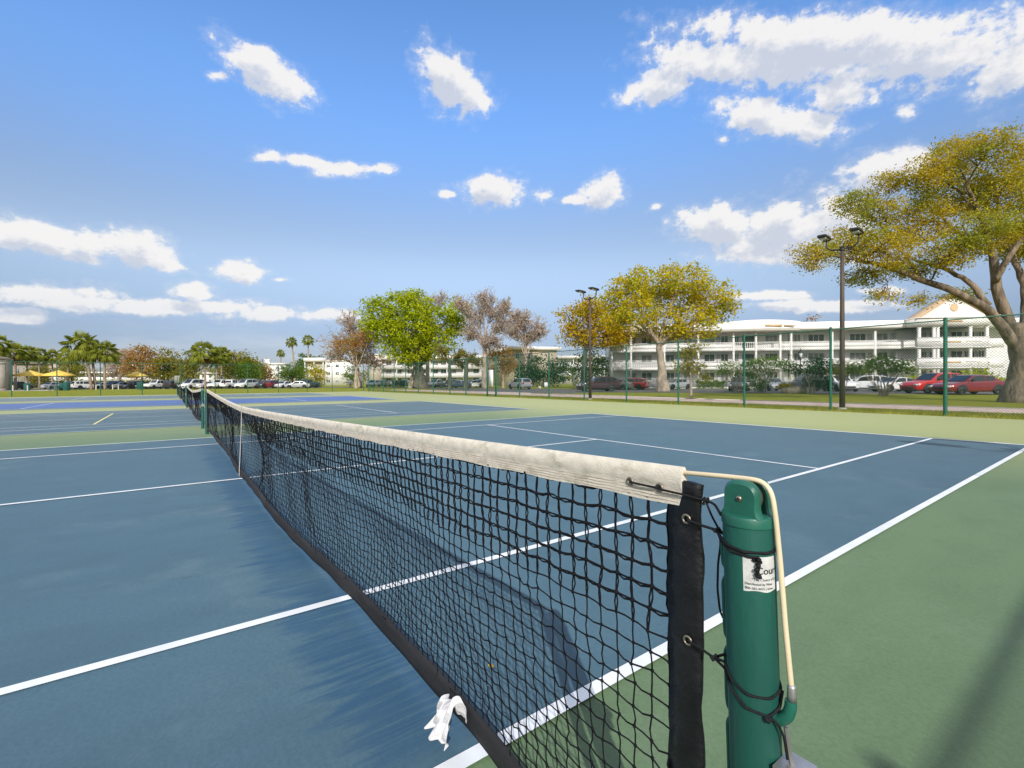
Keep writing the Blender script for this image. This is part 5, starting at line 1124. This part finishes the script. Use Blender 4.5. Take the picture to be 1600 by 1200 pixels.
for k, (kind, x, d, th, pt_, lab) in enumerate([
    ('suv', 133, 97, 70, 'white', 'white hatchback in front of the leaning palms, leftmost white car'), ('sedan', 158, 98, 262, 'white', 'white car half hidden by the upright palm trunk of the left cluster'),
    ('suv', 115, 100, 265, 'black', 'dark car between the second yellow umbrella and the leaning palms'), ('sedan', 86, 101, 80, 'white', 'white car just under the second yellow umbrella'),
    ('suv', 30, 99, 90, 'black', 'black car beside the taupe clubhouse at the far left'), ('suv', 177, 98, 265, 'black', 'black car right of the upright palm of the left cluster'),
    ('sedan', 191, 99, 80, 'silver', 'silver car right of a black one, below the grey brown tree'), ('sedan', 206, 100, 268, 'grey', 'grey car left of the third yellow umbrella pole'),
    ('suv', 219, 101, 84, 'black', 'black car straight behind the third yellow umbrella pole'), ('sedan', 232, 100, 262, 'teal', 'dark teal car right of the third yellow umbrella'),
    ('pickup', 246, 97, 260, 'white', 'white pickup right of the third yellow umbrella, seen from its nose'), ('suv', 273, 97, 90, 'black', 'black sport utility just left of the far net tops'),
    ('van', 301, 95, 262, 'white', 'white van directly behind the tops of the far nets'), ('sedan', 321, 97, 84, 'white', 'white car half hidden by the taller of the paired palms'),
    ('pickup', 344, 96, 266, 'white', 'white pickup right of the second paired palm'), ('pickup', 361, 97, 82, 'white', 'white truck between the pickup and the white sport utility'),
    ('van', 385, 94, 262, 'white', 'biggest white van in the row, in front of the dark green round tree'), ('suv', 403, 98, 88, 'grey', 'grey car right of the biggest white van'),
    ('suv', 414, 96, 264, 'black', 'black sport utility below the brown leaved low tree'), ('suv', 428, 97, 78, 'darkred', 'dark red car in the row in front of the distant stepped building'),
    ('sedan', 443, 98, 262, 'white', 'white car right of the dark red one in the far row'), ('sedan', 465, 95, 196, 'silver', 'silver sedan parked sideways in the far row'),
    ('pickup', 480, 99, 250, 'teal', 'teal and white pickup at the right end of the far row'), ('suv', 583, 112, 262, 'silver', 'silver car at the foot of the bare tree, left of the lime green tree'),
    ('suv', 601, 118, 84, 'teal', 'dark teal car left of the dark clipped hedge'), ('sedan', 609, 124, 262, 'white', 'white car just behind the dark clipped hedge'),
    ('suv', 634, 112, 90, 'blue', 'dark blue car left of the pale trunk under the lime green tree'), ('suv', 680, 98, 250, 'white', 'white car immediately right of the thick dark trunk'),
    ('suv', 701, 90, 188, 'black', 'black car between the thick dark trunk and the gnarled trees'), ('sedan', 717, 88, 184, 'blue', 'dark blue car behind the gnarled trees'),
    ('sedan', 739, 92, 215, 'white', 'white car behind the second gnarled tree, near the gate'), ('suv', 750, 98, 86, 'teal', 'dark green car just left of the gate')]):
    car(kind, x, d, th, pt_, lab)

# ------------------------------------------------------------------ umbrellas, bins, signs and other small things
def umbrella(x, d, w, lab):
    t = thing('patio_umbrella', lab, 'umbrella', g(x, d), 0, 'yellow patio umbrellas')
    obj('pole', MB().tube([(0, 0, 0), (0, 0, 3.75)], .05, 8), M['kerb'], t, True); c = MB(); n = 8; R = w/2
    rows = [[(R*1.0*cos(a), R*sin(a), 2.62) for a in np.arange(n)*2*pi/n], [(R*cos(a), R*sin(a), 2.85) for a in np.arange(n)*2*pi/n], [(R*.5*cos(a), R*.5*sin(a), 3.25) for a in np.arange(n)*2*pi/n], [(.05*cos(a), .05*sin(a), 3.7) for a in np.arange(n)*2*pi/n]]
    c.grid(np.array(rows), True); obj('canopy', c, M['umb'], t)
    for k in range(n):
        a = k*2*pi/n; obj('rib', MB().tube([(R*.97*cos(a), R*.97*sin(a), 2.82), (R*.5*cos(a), R*.5*sin(a), 3.19), (.05, 0, 3.6)], .015, 4), M['kerb'], t)
    p = MB(); p.lathe([(.001, .70), (.60, .70), (.60, .76), (.001, .76)], 14); [p.tube([(.4*cos(a), .4*sin(a), 0), (.1*cos(a), .1*sin(a), .7)], .03, 6) for a in (0, 2.1, 4.2)]; tt = obj('round_table', p, M['bin'], None, True, autosm=40)
    tt.location = t.location; return t, tag(tt, 'green round table under the '+lab, 'table', 'green patio tables')
umbrella(48, 88, 4.9, 'first yellow umbrella from the left, beside the clubhouse')
umbrella(92, 88, 4.9, 'second yellow umbrella from the left, before the dark green bins')
umbrella(214, 99, 3.8, 'third and smallest yellow umbrella before the rust red tree')
def litter_bin(x, d, lab, s=1.0):
    t = thing('litter_bin', lab, 'litter bin', g(x, d), 0, 'green litter bins')
    obj('bin_body', MB().lathe([(.001, 0), (.36*s, 0), (.42*s, .2), (.44*s, 1.0*s), (.40*s, 1.02*s)], 12), M['bin'], t, True, autosm=40); obj('bin_lid', MB().lathe([(.46*s, 1.0*s), (.46*s, 1.1*s), (.25*s, 1.3*s), (.001, 1.34*s)], 12), M['bin'], t, True, autosm=40)
litter_bin(104, 80, 'larger dark green bin right of the second yellow umbrella', 1.15); litter_bin(97, 81, 'dark green bin beside the larger one, to its left', .95); litter_bin(219, 88, 'dark green bin in front of the third yellow umbrella', 1.1); litter_bin(42, 82, 'dark green bin under the first yellow umbrella', 1.0)
b = MB(); b.b2((-.9, -.4, .70), (.9, .4, .76)); [b.b2((-.9, s*.62-.14, .42), (.9, s*.62+.14, .47)) for s in (-1, 1)]; [b.tube([(x, -.7, 0), (x, -.2, .7)], .04, 6) for x in (-.6, .6)]; [b.tube([(x, .7, 0), (x, .2, .7)], .04, 6) for x in (-.6, .6)]
o = obj('picnic_table', b, M['bin']); o.location = g(86, 80); tag(o, 'dark green picnic table left of the green bins', 'table')
for x, d, lab in ((20, 80, 'pale bollard next to the clubhouse corner'), (43, 78, 'pale post in front of the first yellow umbrella'), (150, 84, 'pale bollard at the foot of the leaning palms'), (176, 86, 'pale bollard on the lawn before the black car'), (185, 88, 'taller pale post right of the lawn bollard')):
    b = MB().lathe([(.001, 0), (.09, 0), (.09, .85), (.07, .93), (.001, .97)], 10); o = obj('bollard', b, M['kerb'], None, True, autosm=40); o.location = g(x, d); tag(o, lab, 'bollard', 'pale bollards on the lawn')
t = thing('lawn_sign', 'grey panel on a dark post left of the far nets', 'sign', g(277, 74)); obj('sign_post', MB().tube([(0, 0, 0), (0, 0, 2.2)], .05, 6), M['fence'], t); obj('sign_panel', MB().box((-.1, -.06, 1.75), (.75, .04, 1.2), math.atan2(CRH[1], CRH[0])), M['wallt'], t)
def psign(x, d, z0, w, h, lab, post='fence'):
    t = thing('lawn_sign', lab, 'sign', g(x, d), math.atan2(CRH[1], CRH[0])); obj('sign_post', MB().tube([(0, .03, 0), (0, .03, z0+h)], .03, 6), M[post], t); obj('sign_panel', MB().box((0, 0, z0+h/2), (w, .02, h)), M['sign'], t)
psign(1196, 46, 1.25, .42, .56, 'small white sign on a green post among the shrubs before the silver car'); psign(853, 74, .25, .55, .75, 'low white sign board on the grass by the road'); psign(546, 108, .9, .9, .7, 'cream notice panel near the foot of the bare tree', 'bark_p')
b = MB(); knots(b, [np.array([0, 0, .22]), np.array([.12, .05, .15]), np.array([-.1, 0, .14])], [.28, .2, .2]); o = obj('boulder', b, M['kerb'], None, True); o.location = g(843, 74); tag(o, 'small pale boulder on the grass left of the low white sign board', 'boulder')
t = thing('planter_box', 'weathered concrete planter box on the lawn between the shrubs', 'planter', g(1243, 42.5), math.atan2(CRH[1], CRH[0])+.1)
b = MB(); b.b2((-.75, -.45, 0), (.75, -.37, .55)); b.b2((-.75, .37, 0), (.75, .45, .55)); b.b2((-.75, -.37, 0), (-.67, .37, .55)); b.b2((.67, -.37, 0), (.75, .37, .55)); b.b2((-.8, -.5, .55), (.8, -.34, .62)); b.b2((-.8, .34, .55), (.8, .5, .62)); obj('box_wall', b, M['planter'], t); b = MB(); b.b2((-.66, -.36, 0), (.66, .36, .46)); obj('soil', b, M['bark_d'], t)
t = thing('potted_plant', 'yellow leaved plant in a square concrete pot, left of the planter box', 'plant', g(1227, 43)); obj('pot', MB().lathe([(.001, 0), (.30, 0), (.40, .55), (.36, .55), (.34, .5), (.001, .5)], 4), M['planter'], t)
pl = MB(); [frond(pl, k*2.4, radians(70-4*k), .55, .5, .5, 0, 7) for k in range(14)]; o = obj('yellow_leaves', pl, M['l_yel'], t); o.location.z = .5
t = thing('lantern_post', 'black old fashioned lantern post in front of the white building', 'lamp post', g(1251, 53)); obj('pole', MB().lathe([(.12, 0), (.12, .5), (.06, .6), (.045, 3.6), (.09, 3.65), (.09, 3.75), (.05, 3.8)], 10), M['lamp'], t, True)
obj('lantern_glass', MB().lathe([(.10, 3.8), (.22, 4.3), (.001, 4.3)], 8), M['clear_l'], t); obj('lantern_cap', MB().lathe([(.30, 4.28), (.30, 4.34), (.12, 4.55), (.05, 4.6), (.03, 4.8), (.001, 4.82)], 8), M['lamp'], t, True, autosm=40)
# far wooded skyline, one mass
P = []
for x in np.arange(-420, 2050, 6.0):
    h = 7.0+2.2*sin(x*.021)+1.8*sin(x*.055+1)+rng.normal(0, .7); q = gd(x, 270+rng.normal(0, 5)); n = 46; o = rng.normal(0, 1, (n, 3))*np.array([1.6, 1.6, .8]); o[:, 2] = h*rng.random(n)**.6; P.append(q+o)
tag(obj('distant_trees', leaves(MB(), np.concatenate(P), .75, .3), M['l_olive']), 'continuous far wooded skyline behind the buildings', 'trees', kind='stuff')
